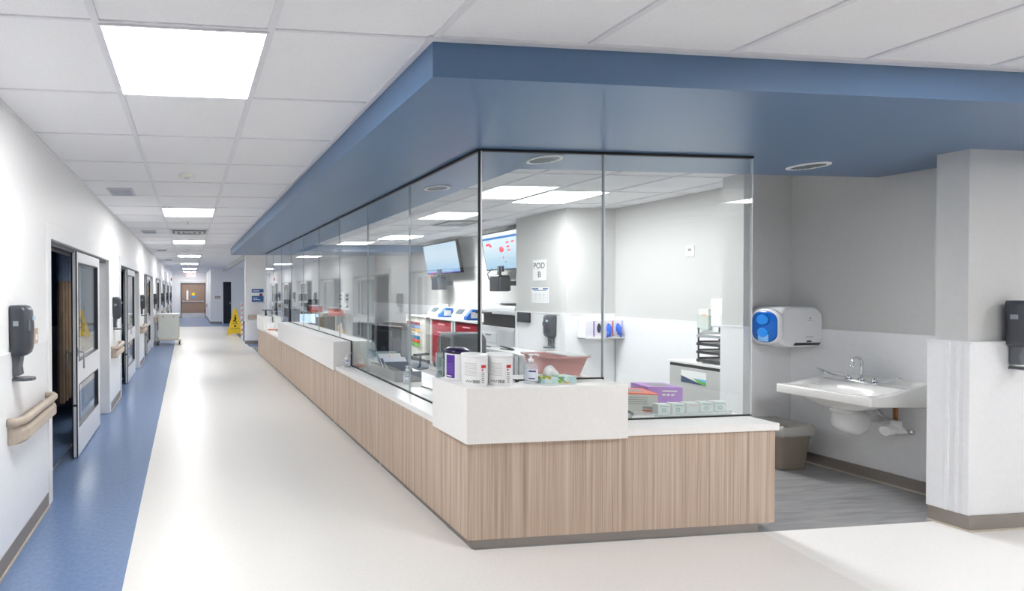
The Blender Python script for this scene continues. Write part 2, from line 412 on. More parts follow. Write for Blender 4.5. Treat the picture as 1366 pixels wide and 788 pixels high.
# ------------------------------------------------------------------ sliding doors
def sliding_door(i, y0):
    root = sempty('door_%d' % (i + 1), (XL, y0, 0))
    mb = MB(); mb.box(-.19, 0, 0, .016, .09, 2.13); mb.box(-.19, .09, DH, .016, DW - .10, 2.13); mb.box(-.19, DW - .10, 0, .016, DW, 2.13)
    obj('door_frame', mb, ALUW if i else W_WALL, root, .003)
    mb = MB(); mb.box(-.10, .09, DH - .035, -.03, DW - .10, DH, 0); mb.box(-.17, .09, DH - .04, -.12, DW - .10, DH, 1); obj('track', mb, [ALUD, ALU], root)
    # front sliding leaf
    a, b = 1.01, 2.16
    def leaf(nm, x0, x1, a, b):
        mb = MB(); t0, t1 = x0, x1
        mb.box(t0, a, .012, t1, a + .07, 1.98); mb.box(t0, b - .10, .012, t1, b, 1.98)
        mb.box(t0, a + .07, 1.88, t1, b - .10, 1.98); mb.box(t0, a + .07, .70, t1, b - .10, .92); mb.box(t0, a + .07, .012, t1, b - .10, .28)
        l = obj(nm, mb, ALUW, root, .004)
        xm = (x0 + x1) / 2
        for z0, z1 in ((.92, 1.88), (.28, .70)):
            g = MB().box(xm - .004, a + .07, z0, xm + .004, b - .10, z1); obj('pane', g, GLASS, l)
            g = MB(); 
            for (q0, q1, w0, w1) in ((a + .07, a + .082, z0, z1), (b - .118, b - .10, z0, z1), (a + .07, b - .10, z0, z0 + .01), (a + .07, b - .10, z1 - .01, z1)):
                g.box(x0 - .001, q0, w0, x1 + .001, q1, w1)
            obj('gasket', g, CHAR, l)
        g = MB().box(x0 - .002, a - .006, .012, x0 + .010, a + .006, 1.98)
        g.box(x1 - .008, a - .006, .012, x1 + .002, a + .006, 1.98); g.box(x0 + .01, a - .003, .5, x1 - .008, a - .001, .52); obj('edge_seal', g, GASKET, l)
        return l
    l = leaf('door_leaf', -.055, -.008, a, b)
    g = MB()
    for s, x in ((1, -.008), (-1, -.055)):
        g.tube([(x, a + .035, 1.02), (x + s * .05, a + .035, 1.02), (x + s * .055, a + .04, 1.0), (x + s * .055, a + .04, .86), (x + s * .05, a + .035, .84), (x, a + .035, .84)][:4], .009, 8)
    g.box(-.06, a + .012, .98, -.003, a + .06, 1.06)
    obj('handle', g, ALU, l)
    leaf('fixed_panel', -.165, -.12, 1.62, DW - .10)
    g = MB().cyl((-.03, b + .04, 0), (-.03, b + .04, .03), .02, 12); obj('door_stop', g, ALU, root)
for i, d in enumerate(DOORS): sliding_door(i, d)

# curtains in the patient rooms
def curtain(loc, w, label, first):
    t = thing('privacy_curtain', label, 'curtain', loc)
    def wav(z, amp, x0): return [(x0 + amp * math.sin(u * .55 + 0.5 * math.sin(u * .21)), u * w / 80.0, z) for u in range(81)]
    def sheet(zs, amp, th):
        mb = MB()
        for j in range(len(zs) - 1):
            A, B = wav(zs[j], amp, 0), wav(zs[j + 1], amp, 0)
            n = len(A); k = A + B + [(p[0] - th, p[1], p[2]) for p in A + B]
            fs = []
            for u in range(n - 1):
                fs += [(u, u + 1, n + u + 1, n + u), (2 * n + u + 1, 2 * n + u, 3 * n + u, 3 * n + u + 1)]
            mb.add(k, fs, 0, True)
        return mb
    obj('cloth', sheet([.30, .9, 1.72], .05, .004), MATS.get('curtain_cloth') or fabric_weave('curtain_cloth', (150, 126, 106), (160, 136, 116), 6), t)
    obj('mesh_header', sheet([1.72, 2.3], .05, .004), MATS.get('curtain_mesh') or fabric_weave('curtain_mesh', (110, 128, 160), (150, 166, 192), 160), t)
    g = MB().cyl((0, -.1, 2.32), (0, w + .5, 2.32), .012, 8); g.cyl((0, .1, 2.32), (0, .1, ZC), .008, 8); g.cyl((0, w, 2.32), (0, w, ZC), .008, 8)
    obj('curtain_rail', g, ALU, t)
curtain((-1.5, 5.72, 0), .95, 'brown privacy curtain with blue mesh top inside the nearest open patient room', True)
curtain((-1.5, 9.3, 0), .95, 'brown privacy curtain inside the second open patient room', False)
# blue laundry bag in the first room
t = thing('linen_hamper', 'crumpled blue linen bag on a stand inside the nearest patient room', 'laundry bag', (-2.15, 6.62, 0))
mb = MB(); loops = []
for z, r in ((.10, .20), (.14, .25), (.3, .27), (.5, .25), (.7, .26), (.84, .24), (.86, .25)):
    loops.append([((r + .02 * math.sin(5 * a + z * 9) + .012 * math.sin(11 * a + z * 20)) * math.cos(a), (r + .02 * math.cos(4 * a + z * 13)) * math.sin(a), z) for a in [2 * PI * q / 28 for q in range(28)]])
mb.loft(loops); obj('bag', mb, mat('blue_bag_film', (30, 96, 176), 0.35), t)
g = MB().tube([(.26 * math.cos(a), .26 * math.sin(a), .87) for a in [2 * PI * q / 20 for q in range(21)]], .01, 6)
for a in (0.6, 2.2, 3.8, 5.4): g.tube([(.27 * math.cos(a), .27 * math.sin(a), .87), (.27 * math.cos(a), .27 * math.sin(a), .0)], .01, 6)
obj('frame', g, ALU, t)

# ------------------------------------------------------------------ handrails on the left wall
def handrail(loc, L, label, rz=0):
    t = thing('handrail', label, 'handrail', loc, rz, 'handrails along the corridor')
    mb = MB(); prof = [(0.0, .0), (.055, .0), (.078, .02), (.078, .075), (.06, .098), (.0, .098)]
    # bumper with returned ends
    loops = []
    for (yy, k) in ((0, .12), (.03, .75), (.08, 1), (L - .08, 1), (L - .03, .75), (L, .12)):
        loops.append([(.02 + p[0] * k if p[0] > 0 else .0, yy, p[1]) for p in prof])
    mb.loft([l for l in loops], smooth=False)
    obj('bumper', mb, BEIGE, t, .006)
    mb = MB(); path = [(.0, .0, .135), (.05, .0, .135), (.078, .05, .135), (.082, .12, .135), (.082, L - .12, .135), (.078, L - .05, .135), (.05, L, .135), (0, L, .135)]
    loops = []
    pts = [Vector(p) for p in path]
    for i, p in enumerate(pts):
        d = (pts[min(i + 1, len(pts) - 1)] - pts[max(i - 1, 0)]).normalized(); sd = Vector((d.y, -d.x, 0))
        loops.append([p + sd * (a * .02) + Vector((0, 0, b * .022)) for a, b in ((1, -.6), (1, .6), (.5, 1), (-.5, 1), (-1, .6), (-1, -.6), (-.5, -1), (.5, -1))])
    mb.loft(loops); obj('grip', mb, BEIGE, t, .0)
    mb = MB().box(0, .1, .09, .06, L - .1, .118); obj('channel', mb, BEIGED, t)
    return t
h0 = handrail((XL + .008, 2.90, .705), .74, 'nearest beige handrail below the large charcoal dispenser, left wall')
for i in range(6):
    names = ['second', 'third', 'fourth', 'fifth', 'sixth', 'seventh']
    dup(h0, (XL + .008, DOORS[i] + 2.81 + .02, .705), 'beige handrail on the wall between sliding doors, %s from the viewer' % names[i])

# ------------------------------------------------------------------ hand sanitizer dispensers
def dispenser(loc, rz, label, label2=True):
    """front faces local +x, back on x=0, width along y, z0 = tray height"""
    t = thing('sanitizer_dispenser', label, 'soap dispenser', loc, rz, None)
    mb = MB(); loops = []
    for z, x1, w in ((.150, .075, .10), (.165, .095, .125), (.20, .105, .14), (.32, .108, .145), (.42, .100, .15), (.445, .085, .145), (.452, .06, .13)):
        pts = []
        for q in range(9):
            a = -PI / 2 + PI * q / 8
            pts.append((.02 + (x1 - .02) * abs(math.cos(a)) ** .45, w / 2 * math.copysign(abs(math.sin(a)) ** .55, math.sin(a)), z))
        pts += [(0, w / 2, z), (0, -w / 2, z)]
        loops.append(pts)
    mb.loft(loops); obj('cover', mb, CHAR, t, 0)
    mb = MB(); pr = [(0, .16), (.05, .16), (.038, .08), (.045, .03), (.0, .03)]
    mb.prism(pr, 'y', -.04, .04); obj('neck', mb, DGREY, t, .006)
    mb = MB(); pl = [(0, -.045), (.07, -.055), (.115, -.035), (.125, 0), (.115, .035), (.07, .055), (0, .045)]
    mb.prism(pl, 'z', .0, .012); mb.prism([(p[0] * .96 + .001, p[1] * .9) for p in pl], 'z', .012, .016); obj('drip_tray', mb, DGREY, t, .004)
    mb = MB().box(.104, .01, .36, .112, .045, .385); obj('logo_badge', mb, mat('pale_blue_badge', (190, 214, 236), .4), t)
    obj('sight_window', MB().box(.098, -.058, .30, .107, -.03, .36), DGREY, t, .004); obj('side_badge', MB().box(.02, -.0745, .33, .05, -.0715, .36), mat('pale_badge', (150, 156, 166), .4), t)
    return t
d0 = dispenser((XL + .007, 3.02, 1.065), 0, 'large charcoal sanitizer dispenser nearest on the left corridor wall')
for i in range(6):
    dup(d0, (XL + .007, 6.82 + 3.715 * i, 1.065), 'charcoal sanitizer dispenser between sliding doors, %s along the corridor' % ['second', 'third', 'fourth', 'fifth', 'sixth', 'seventh'][i])
dup(d0, (5.42, 2.626, 1.065), 'charcoal sanitizer dispenser at the right edge beside the sink alcove', -PI / 2)
dup(d0, (4.936, 6.09, .80), 'charcoal sanitizer dispenser on the grey column inside the glazed station', PI)
# room number card
mb = MB().box(0, -.05, -.06, .006, .05, .06); c = thing('room_card', 'small beige room card behind the nearest dispenser', 'sign', (XL, 3.43, 1.285)); obj('plate', mb, mat('beige_card', (196, 172, 154), .5), c)
mb = MB().box(.006, .0, -.02, .0075, .03, .02); obj('printed_mark', mb, PAPER, c)
dupc = dup(c, (XL, 7.22, 1.285), 'small beige room card behind the second dispenser')

# ------------------------------------------------------------------ nurse station desk
XW, YW, XR, YF = 1.692, 2.778, 3.838, 11.91
desk = thing('reception_desk', 'long L-shaped nurse station desk with vertical wood grain front and white ledges', 'desk', (XW, YW, 0))
def L(mb): # to local
    mb.v = [(v[0] - XW, v[1] - YW, v[2]) for v in mb.v]; return mb
T = .03
mb = MB()
edges = [YW, 4.2, 5.9, 7.4, 8.9, 10.4, YF]
for a, b in zip(edges[:-1], edges[1:]): mb.box(XW, a + (0 if a == YW else .0015), .056, XW + T, b, .668)
obj('side_panel', L(mb), WOOD, desk)
mb = MB().box(XW + T, YW, .056, XR, YW + T, .668); obj('front_panel', L(mb), WOOD, desk)
mb = MB().box(XR - T, YW + T, .056, XR, YW + .75, .668); obj('end_panel', L(mb), WOOD, desk)
mb = MB().box(XW + .03, YW + .002, 0, XR - .12, YW + .3, .056); mb.box(XW + .034, YW + .3, 0, XW + .3, YF - .03, .056); obj('toe_kick', L(mb), TOE, desk)
t = thing('countertop', 'continuous white L-shaped countertop on the wood fronted desk', 'countertop', (XW, YW, 0))
mb = MB()
mb.prism([(1.688, 2.764), (3.853, 2.764), (3.853, 3.55), (2.5, 3.55), (2.5, 11.93), (1.688, 11.93)], 'z', .668, .716)
obj('worktop', L(mb), SOLID, t, .003)
for (x0, y0, x1, y1, lb) in ((1.664, 2.743, 2.737, 3.156, 'white raised box ledge at the desk corner, carrying canisters and a pink basin'), (1.664, 5.462, 2.14, 9.035, 'long white raised box ledge midway along the corridor side of the desk'), (1.664, 10.85, 2.05, 11.9, 'small white raised box ledge at the far end of the desk')):
    t = thing('raised_ledge', lb, 'counter ledge', (x0, y0, 0), 0, 'white raised ledges on the desk')
    w_ = x1 - x0
    mb = MB().prism([(0, .662), (.022, .662), (.022, .7165), (w_, .7165), (w_, 1.0), (0, 1.0)], 'y', 0, y1 - y0)
    if y0 < 3: mb.box(.022, 0, .662, w_, .020, .7165)
    obj('box', mb, SOLID, t, .002 if y0 > 3 else 0)
# inner storage side, keeps the counter carried
for yy in (4.2, 5.6, 7.0, 8.4, 9.8, 11.2): obj('support_panel', L(MB().box(XW + T, yy, .0, 2.42, yy + .03, .668)), LGREY, desk)
obj('support_panel', L(MB().box(2.6, 2.81, 0, 2.63, 3.5, .668)), LGREY, desk)

# ------------------------------------------------------------------ glass screen
GX, GY, ZG = 1.877, 2.954, .724
def pane_left(n, a, b, steps):
    """steps: polygon bottom profile (y,z)"""
    root = sempty('window_%d' % n, (GX, a, 0))
    poly_ = [(a + .004, ZS - .010)] + steps + [(b - .004, ZS - .010)]
    poly_ = [(p[0] - a, p[1]) for p in poly_]
    mb = MB().prism(poly_, 'x', -.006, .006, 0, 1); obj('pane', mb, [GLASS, GLASS_EDGE], root)
    g = MB().box(-.012, 0, ZS - .016, .012, b - a, ZS)
    for (p, q) in zip(steps[:-1], steps[1:]):
        y0, z0, y1, z1 = p[0] - a, p[1], q[0] - a, q[1]
        if abs(z0 - z1) < 1e-6: g.box(-.009, y0 - .004, z0 - .008, .009, y1 + .004, z0)
        else:
            yy = y0; g.box(-.009, yy - (.008 if z1 > z0 else 0), min(z0, z1) - .008, .009, yy + (0 if z1 > z0 else .008), max(z0, z1))
    obj('gasket', g, GASKET, root)
J = [2.954, 3.95, 4.92, 5.89, 6.87, 7.84, 8.78, 9.75, 10.73, 11.75]
ZT = 1.008
prof = {0: [(J[0] + .004, ZT), (3.17, ZT), (3.17, ZG), (J[1] - .004, ZG)],
        2: [(J[2] + .004, ZG), (5.45, ZG), (5.45, ZT), (J[3] - .004, ZT)],
        6: [(J[6] + .004, ZT), (9.05, ZT), (9.05, ZG), (J[7] - .004, ZG)],
        8: [(J[8] + .004, ZG), (10.84, ZG), (10.84, ZT), (J[9] - .004, ZT)]}
for k in range(9):
    z = ZT if k in (3, 4, 5) else ZG
    pane_left(k + 1, J[k], J[k + 1], prof.get(k, [(J[k] + .004, z), (J[k + 1] - .004, z)]))
def pane_front(n, a, b, steps):
    root = sempty('window_%d' % n, (a, GY, 0))
    poly_ = [(p[0] - a, p[1]) for p in [(a + .004, ZS - .010)] + steps + [(b - .004, ZS - .010)]]
    mb = MB().prism(poly_, 'y', -.006, .006, 0, 1); obj('pane', mb, [GLASS, GLASS_EDGE], root)
    g = MB().box(0, -.012, ZS - .016, b - a, .012, ZS)
    for (p, q) in zip(steps[:-1], steps[1:]):
        g.box(p[0] - a - .004, -.009, p[1] - .008, q[0] - a + .004, .009, p[1]) if abs(p[1] - q[1]) < 1e-6 else None
    obj('gasket', g, GASKET, root)
pane_front(10, GX + .012, 2.756, [(GX + .016, ZT), (2.752, ZT)])
pane_front(11, 2.756, 3.883, [(2.760, ZG), (3.879, ZG)])
mb = MB().box(GX - .006, GY - .004, ZT, GX + .006, GY + .006, ZS - .01); mb.box(2.750, GY - .009, ZG, 2.760, GY + .009, ZT)
struct('trim_11', mb, GASKET)
mb = MB().box(GX + .0065, GY - .0065, ZT, GX + .0155, GY + .0035, ZS - .012)
mb.box(2.7595, GY - .0068, ZT, 2.7665, GY + .0068, ZS - .012); mb.box(3.8785, GY - .0065, ZG, 3.884, GY + .0065, ZS - .012)
struct('trim_12', mb, ALUW)

# ------------------------------------------------------------------ ceiling lights and fittings
def ceiling_light(x, y, label, w=.675, group='ceiling light panels'):
    t = thing('ceiling_light', label, 'ceiling light', (x, y, ZC), 0, group)
    mb = MB(); e = .012
    mb.box(-e, -e, -.010, w + e, 0, 0); mb.box(-e, w, -.010, w + e, w + e, 0); mb.box(-e, 0, -.010, 0, w, 0); mb.box(w, 0, -.010, w + e, w, 0)
    obj('frame', mb, TBAR, t)
    mb = MB().box(.001, .001, -.004, w - .001, w - .001, -.0005); obj('diffuser', mb, DIFF, t)
    return t
cl = ceiling_light(-.353, 1.99, 'nearest large square light panel over the corridor')
ordn = ['second', 'third', 'fourth', 'fifth', 'sixth', 'seventh']
for i, y in enumerate([6.29, 10.33, 14.6, 18.9, 23.1, 27.0]):
    dup(cl, (-.353, y, ZC), 'square light panel over the corridor, %s from the viewer' % ordn[i])
il = ceiling_light(3.935, 4.86, 'light panel in the station ceiling, nearest behind the glass corner')
for c in il.children:
    if c.name.startswith('diffuser'): c.data.materials[0] = mat('station_light_diffuser', (255, 255, 255), 0.5, emit=PANEL_LIGHT * 1.8)
il2 = ceiling_light(3.935, 9.08, 'light panel deep in the station ceiling beyond the wall screens')
for c in il2.children:
    if c.name.startswith('diffuser'): c.data.materials[0] = mat('deep_station_diffuser', (255, 255, 255), 0.5, emit=PANEL_LIGHT * 3.4)
dup(cl, (3.19, .575, ZC), 'light panel over the lobby in front of the desk, just outside the view')
dup(cl, (6.62, .575, ZC), 'light panel over the lobby at the far right, outside the view')

def downlight(x, y, label):
    t = thing('downlight', label, 'ceiling light', (x, y, ZS), 0, 'round downlights in the blue soffit')
    mb = MB(); n = 36; k = []
    for r, z in ((.112, 0), (.112, -.008), (.092, -.010), (.088, -.003), (.080, -.0015)):
        k.append([(r * math.cos(2 * PI * q / n), r * math.sin(2 * PI * q / n), z) for q in range(n)])
    mb.loft(k, cap0=False, cap1=False); obj('trim_ring', mb, WPLAS, t)
    mb = MB().prism([(.086 * math.cos(2 * PI * q / n), .086 * math.sin(2 * PI * q / n)) for q in range(n)], 'z', -.002, -.0005); obj('reflector', mb, mat('downlight_reflector', (240, 240, 236), .3, emit=.9), t)
    mb = MB()
    for q in range(-3, 4):
        h = math.sqrt(.085 ** 2 - (q * .022) ** 2); mb.box(q * .022 - .0055, -h, -.008, q * .022 + .0055, h, -.002)
    mb.box(-.085, -.003, -.008, .085, .003, -.002)
    obj('louvre', mb, mat('louvre_metal', (84, 92, 98), .3), t)
    return t
dl = downlight(2.48, 3.144, 'round louvred downlight in the blue soffit above the desk corner')
dup(dl, (4.594, 3.134, ZS), 'round louvred downlight in the blue soffit above the sink')
dup(dl, (2.211, 4.113, ZS), 'round louvred downlight above the long side of the desk')

def small_vent(x, y, label):
    t = thing('ceiling_diffuser', label, 'vent', (x, y, ZC), 0, 'small ceiling vents along the left wall')
    mb = MB().box(0, 0, -.018, .26, .36, 0); obj('frame', mb, mat('vent_frame', (206, 208, 214), .5), t, .004)
    mb = MB()
    for k in range(6): mb.box(.02, .03 + k * .052, -.022, .24, .05 + k * .052, -.018)
    obj('slat', mb, mat('vent_slat', (170, 176, 188), .5), t)
    return t
v0 = small_vent(-.86, 5.12, 'small pale ceiling vent nearest along the left side of the corridor')
for i, y in enumerate([8.65, 12.6, 16.6]): dup(v0, (-.86, y, ZC), 'small pale ceiling vent along the left side, %s from the viewer' % ordn[i])
t = thing('air_grille', 'wide silver air return grille between corridor light panels', 'vent', (-.35, 8.45, ZC))
mb = MB().box(0, 0, -.012, .68, .04, 0); mb.box(0, .64, -.012, .68, .68, 0); mb.box(0, .04, -.012, .04, .64, 0); mb.box(.64, .04, -.012, .68, .64, 0); obj('frame', mb, LGREY, t)
mb = MB()
for k in range(3):
    e = .08 + .09 * k; mb.box(e, e, -.03 + k * .006, .68 - e, e + .05, -.024 + k * .006); mb.box(e, .63 - e, -.03 + k * .006, .68 - e, .68 - e, -.024 + k * .006)
    mb.box(e, e + .05, -.03 + k * .006, e + .05, .63 - e, -.024 + k * .006); mb.box(.63 - e, e + .05, -.03 + k * .006, .68 - e, .63 - e, -.024 + k * .006)
obj('blade', mb, mat('grille_blade', (190, 190, 188), .3, metal=.5), t)
mb = MB().box(.04, .04, -.004, .64, .64, -.001); obj('backing', mb, mat('grille_dark', (120, 124, 130), .6), t)
g2 = dup(t, (3.93, 6.95, ZC), 'square air grille in the station ceiling behind the glass')
t = thing('smoke_detector', 'round white smoke detector on the corridor ceiling', 'smoke detector', (-.026, 4.5, ZC))
mb = MB().lathe([(.055, -.03), (.07, -.024), (.075, -.008), (.075, 0)]); obj('housing', mb, mat('detector_plastic', (236, 234, 224), .4), t)
mb = MB().lathe([(.02, -.034), (.03, -.032), (.032, -.028)]); obj('sensor_cap', mb, LGREY, t)
def sprinkler(x, y, label):
    t = thing('sprinkler', label, 'sprinkler', (x, y, ZC), 0, 'ceiling sprinklers')
    mb = MB().lathe([(.035, -.012), (.045, -.006), (.045, 0)]); obj('escutcheon', mb, WPLAS, t)
    mb = MB().lathe([(.018, -.04), (.018, -.037), (.006, -.036), (.006, -.012)], seg=12); obj('deflector', mb, CHROME, t); return t
sp = sprinkler(-.03, 7.5, 'small ceiling sprinkler beyond the second corridor light panel')
dup(sp, (-.03, 12.4, ZC), 'small ceiling sprinkler beyond the third corridor light panel')
dup(sp, (.72, 13.0, ZC), 'small ceiling sprinkler beside the far end of the blue soffit')
# exit sign
t = thing('exit_sign', 'red lettered exit sign hanging at the end of the corridor', 'exit sign', (.05, 26.6, ZC))
mb = MB().box(-.24, -.02, -.31, .24, .02, -.05); obj('sign_plate', mb, mat('exit_plate', (255, 222, 220), .4, emit=.5), t, .005)
mb = MB().box(-.04, -.02, -.05, .04, .02, 0); obj('ceiling_mount', mb, WPLAS, t)
text('letters', 'EXIT', .22, mat('exit_red', (226, 50, 50), .4, emit=.6), t, (0, -.024, -.18), ROT_FRONT)
t = thing('fire_alarm', 'small red fire alarm high on the left wall near the corridor end', 'alarm', (XL, 27.0, 2.24))
mb = MB().box(0, -.06, -.08, .06, .06, .08); obj('housing', mb, RED, t, .006); mb = MB().box(.06, -.03, -.03, .07, .03, .03); obj('strobe', mb, WPLAS, t)

# ------------------------------------------------------------------ end of the corridor
root = sempty('door_8', (.2, YE, 0))
mb = MB().box(-.76, -.03, 0, -.70, .02, 2.06); mb.box(.66, -.03, 0, .72, .02, 2.06); mb.box(-.70, -.03, 2.0, .66, .02, 2.06); obj('door_frame', mb, DGREY, root)
lf = obj('door_leaf', MB().box(-.70, -.02, .01, .66, .01, 2.0), mat('brown_door_laminate', (150, 126, 108), .45, noise=.08, nscale=18), root)
mb = MB().box(-.70, -.024, .01, .66, -.019, .27); obj('kick_plate', mb, mat('bright_steel', (214, 214, 214), .25, metal=.7), lf)
mb = MB().box(-.66, -.08, .94, .60, -.05, 1.0); mb.box(-.66, -.06, .92, -.56, -.018, 1.02); mb.box(.52, -.06, .92, .62, -.018, 1.02); obj('push_bar', mb, ALU, lf)
mb = MB().box(-.42, -.026, 1.05, -.30, -.018, 1.62); obj('vision_panel', mb, mat('bright_pane', (236, 238, 240), .2), lf)
mb = MB(); mb.prism([(.0 + .10 * math.cos(2 * PI * q / 20), 1.40 + .10 * math.sin(2 * PI * q / 20)) for q in range(20)], 'y', -.027, -.019); obj('round_sticker', mb, YEL, lf)
mb = MB().box(-.09, -.027, 1.16, .09, -.019, 1.30); obj('blue_sticker', mb, mat('blue_sticker', (70, 150, 214), .4), lf)
mb = MB().box(-.78, -.14, 2.06, .72, -.0, 2.16); obj('door_operator', mb, LGREY, root, .01)
mb = MB().box(.62, -.142, 2.08, .70, -.139, 2.14); obj('operator_label', mb, YEL, root)
root = sempty('door_9', (1.60, 23.3, 0))
mb = MB().box(-.05, -.02, 0, .0, .1, 2.08); mb.box(.39, -.02, 0, .44, .1, 2.08); mb.box(0, -.02, 2.03, .39, .1, 2.08); obj('door_frame', mb, W_WALL, root)
mb = MB().box(0, .06, 0, .39, .1, 2.03); obj('door_leaf', mb, mat('dark_door', (24, 32, 46), .2), root)
mb = MB().box(.33, .05, .95, .36, .06, 1.05); obj('handle', mb, ALU, root)
t = thing('room_sign', 'small brown room sign beside the dark doorway at the corridor end', 'sign', (1.34, 23.3, 1.28))
obj('plate', MB().box(-.13, -.015, -.06, .13, 0, .06), mat('brown_plate', (150, 130, 112), .5), t, .003); obj('lettering', MB().box(-.08, -.017, -.01, .08, -.015, .01), PAPER, t)
t = thing('wall_notice', 'small white notice above the brown room sign at the corridor end', 'sign', (1.36, 23.3, 1.53))
obj('sheet', MB().box(-.10, -.006, -.09, .10, 0, .09), PAPER, t)
mb = MB().box(-.06, -.008, .02, .06, -.006, .035); mb.box(-.05, -.008, -.02, .05, -.006, -.01); obj('printed_lines', mb, INKG, t)
dup(h0, (.975, 27.9, .705), 'beige handrail on the right wall at the far end of the corridor', PI)

# staff notice on the sign wall (blue/white)
t = thing('wall_poster', 'blue and white notice on the white wall at the end of the desk', 'poster', (2.02, 14.3, 1.46))
obj('sheet', MB().box(-.18, -.008, -.22, .18, 0, .22), PAPER, t, .001)
NB = mat('poster_blue', (40, 92, 156), .5)
mb = MB().box(-.18, -.010, .08, .18, -.008, .19); mb.box(-.18, -.010, -.20, .18, -.008, -.02); obj('colour_band', mb, NB, t)
for a_ in ((-.14, .12, .05, .14), (-.14, -.09, .0, -.075), (-.14, -.14, .08, -.125)): obj('text_line', MB().box(a_[0], -.012, a_[1], a_[2], -.010, a_[3]), PAPER, t)
mb = MB().prism([(.10 + .05 * math.cos(2 * PI * q / 16), .01 + .05 * math.sin(2 * PI * q / 16)) for q in range(16)], 'y', -.012, -.009); obj('round_mark', mb, mat('plum_mark', (110, 40, 90), .5), t)
# wall rail / shelf and clutter by far box
t = thing('wall_bumper', 'short beige wall bumper under the blue notice', 'handrail', (1.72, 14.275, .80))
obj('bumper', MB().box(0, -.08, -.05, .36, 0, .08), BEIGE, t, .015); obj('groove', MB().box(.02, -.083, .015, .34, -.079, .028), BEIGED, t)

# wet floor sign
t = thing('wet_floor_sign', 'yellow folding wet floor caution sign standing beyond the desk', 'floor sign', (1.62, 17.3, 0), math.radians(-6))
for sgn in (-1, 1):
    mb = MB(); T3 = [(-.30, .0), (-.26, .0), (-.20, .06), (.20, .06), (.26, 0), (.30, 0), (.27, .14), (.055, .92), (-.055, .92), (-.27, .14)]
    vs = []
    for off in (0, .012 * sgn): vs += [(p[0], sgn * (.20 * (1 - p[1] / .92) + .012) + off, p[1]) for p in T3]
    n = len(T3); fs = [tuple(range(n)), tuple(range(2 * n - 1, n - 1, -1))] + [(i, n + i, n + (i + 1) % n, (i + 1) % n) for i in range(n)]
    mb.add(vs, fs); pn = obj('panel', mb, YEL, t)
    if sgn < 0:
        tilt = math.atan2(.20, .92)
        r = (PI / 2 - tilt, 0, 0)
        text('warning_text', 'CAUTION', .075, INK, pn, (0, -.20 * (1 - .22 / .92) - .030, .24), r)
        g = MB(); 
        g.add([(-.11, -.20 * (1 - .40 / .92) - .028, .40), (.11, -.20 * (1 - .40 / .92) - .028, .40), (0, -.20 * (1 - .60 / .92) - .028, .60)], [(0, 1, 2)])
        g2 = MB(); 
        def pt(x, z): return (x, -.20 * (1 - z / .92) - .029, z)
        for pl in ([(-.03, .66), (.03, .66), (.05, .60), (.02, .53), (.07, .46), (.03, .45), (-.01, .52), (-.06, .47), (-.08, .5), (-.02, .57)], [(-.02, .68), (.02, .68), (.028, .71), (0, .735), (-.028, .71)], [(-.09, .42), (.09, .42), (.09, .405), (-.09, .405)], [(-.05, .36), (.05, .36), (.03, .30), (-.03, .30)]):
            g2.add([pt(*p) for p in pl], [tuple(range(len(pl)))[::-1]])
        obj('symbol', g2, INK, pn)
obj('hinge', MB().cyl((-.06, 0, .93), (.06, 0, .93), .02, 10), YEL, t)
# striped barrier behind it
t = thing('striped_post', 'white post with orange stripes leaning behind the yellow floor sign', 'barrier', (1.60, 14.75, 0))
obj('post', MB().box(-.04, -.02, 0, .02, .02, 1.24), WPLAS, t, .004)
mb = MB()
for k in range(7): mb.add([(-.041, -.0215, .2 + k * .15), (.021, -.0215, .23 + k * .15), (.021, -.0215, .28 + k * .15), (-.041, -.0215, .25 + k * .15)], [(0, 1, 2, 3)])
obj('stripe', mb, mat('orange_stripe', (236, 142, 104), .5), t)

# white cart in corridor
t = thing('supply_cart', 'white closed supply cart on casters parked against the left wall', 'cart', (-.64, 14.62, 0))
CARTW = mat('ivory_cart_plastic', (226, 228, 220), .4)
obj('body', MB().box(-.30, -.28, .17, .30, .28, .90), CARTW, t, .015)
obj('top', MB().box(-.315, -.295, .89, .315, .295, .92), WPLAS, t, .01)
obj('base', MB().box(-.38, -.32, .135, .38, .32, .17), mat('beige_base', (222, 208, 192), .4), t, .012)
mb = MB()
for k in range(7): mb.box(.30, -.26, .20 + k * .097, .315, .26, .275 + k * .097)
obj('drawer_front', mb, mat('tan_drawer', (204, 190, 150), .5), t, .003)
mb = MB().box(-.18, -.286, .82, -.13, -.28, .85); mb.box(.13, -.286, .82, .18, -.28, .85); obj('latch', mb, INKG, t)
for (x, y) in ((-.32, -.26), (.32, -.26), (-.32, .26), (.32, .26)):
    k = obj('caster', MB().cyl((x - .02, y, .055), (x + .02, y, .055), .055, 16), CHAR, t)
    obj('fork', MB().box(x - .03, y - .02, .06, x - .022, y + .02, .135).box(x + .022, y - .02, .06, x + .03, y + .02, .135).box(x - .03, y - .02, .115, x + .03, y + .02, .135), WPLAS, k)

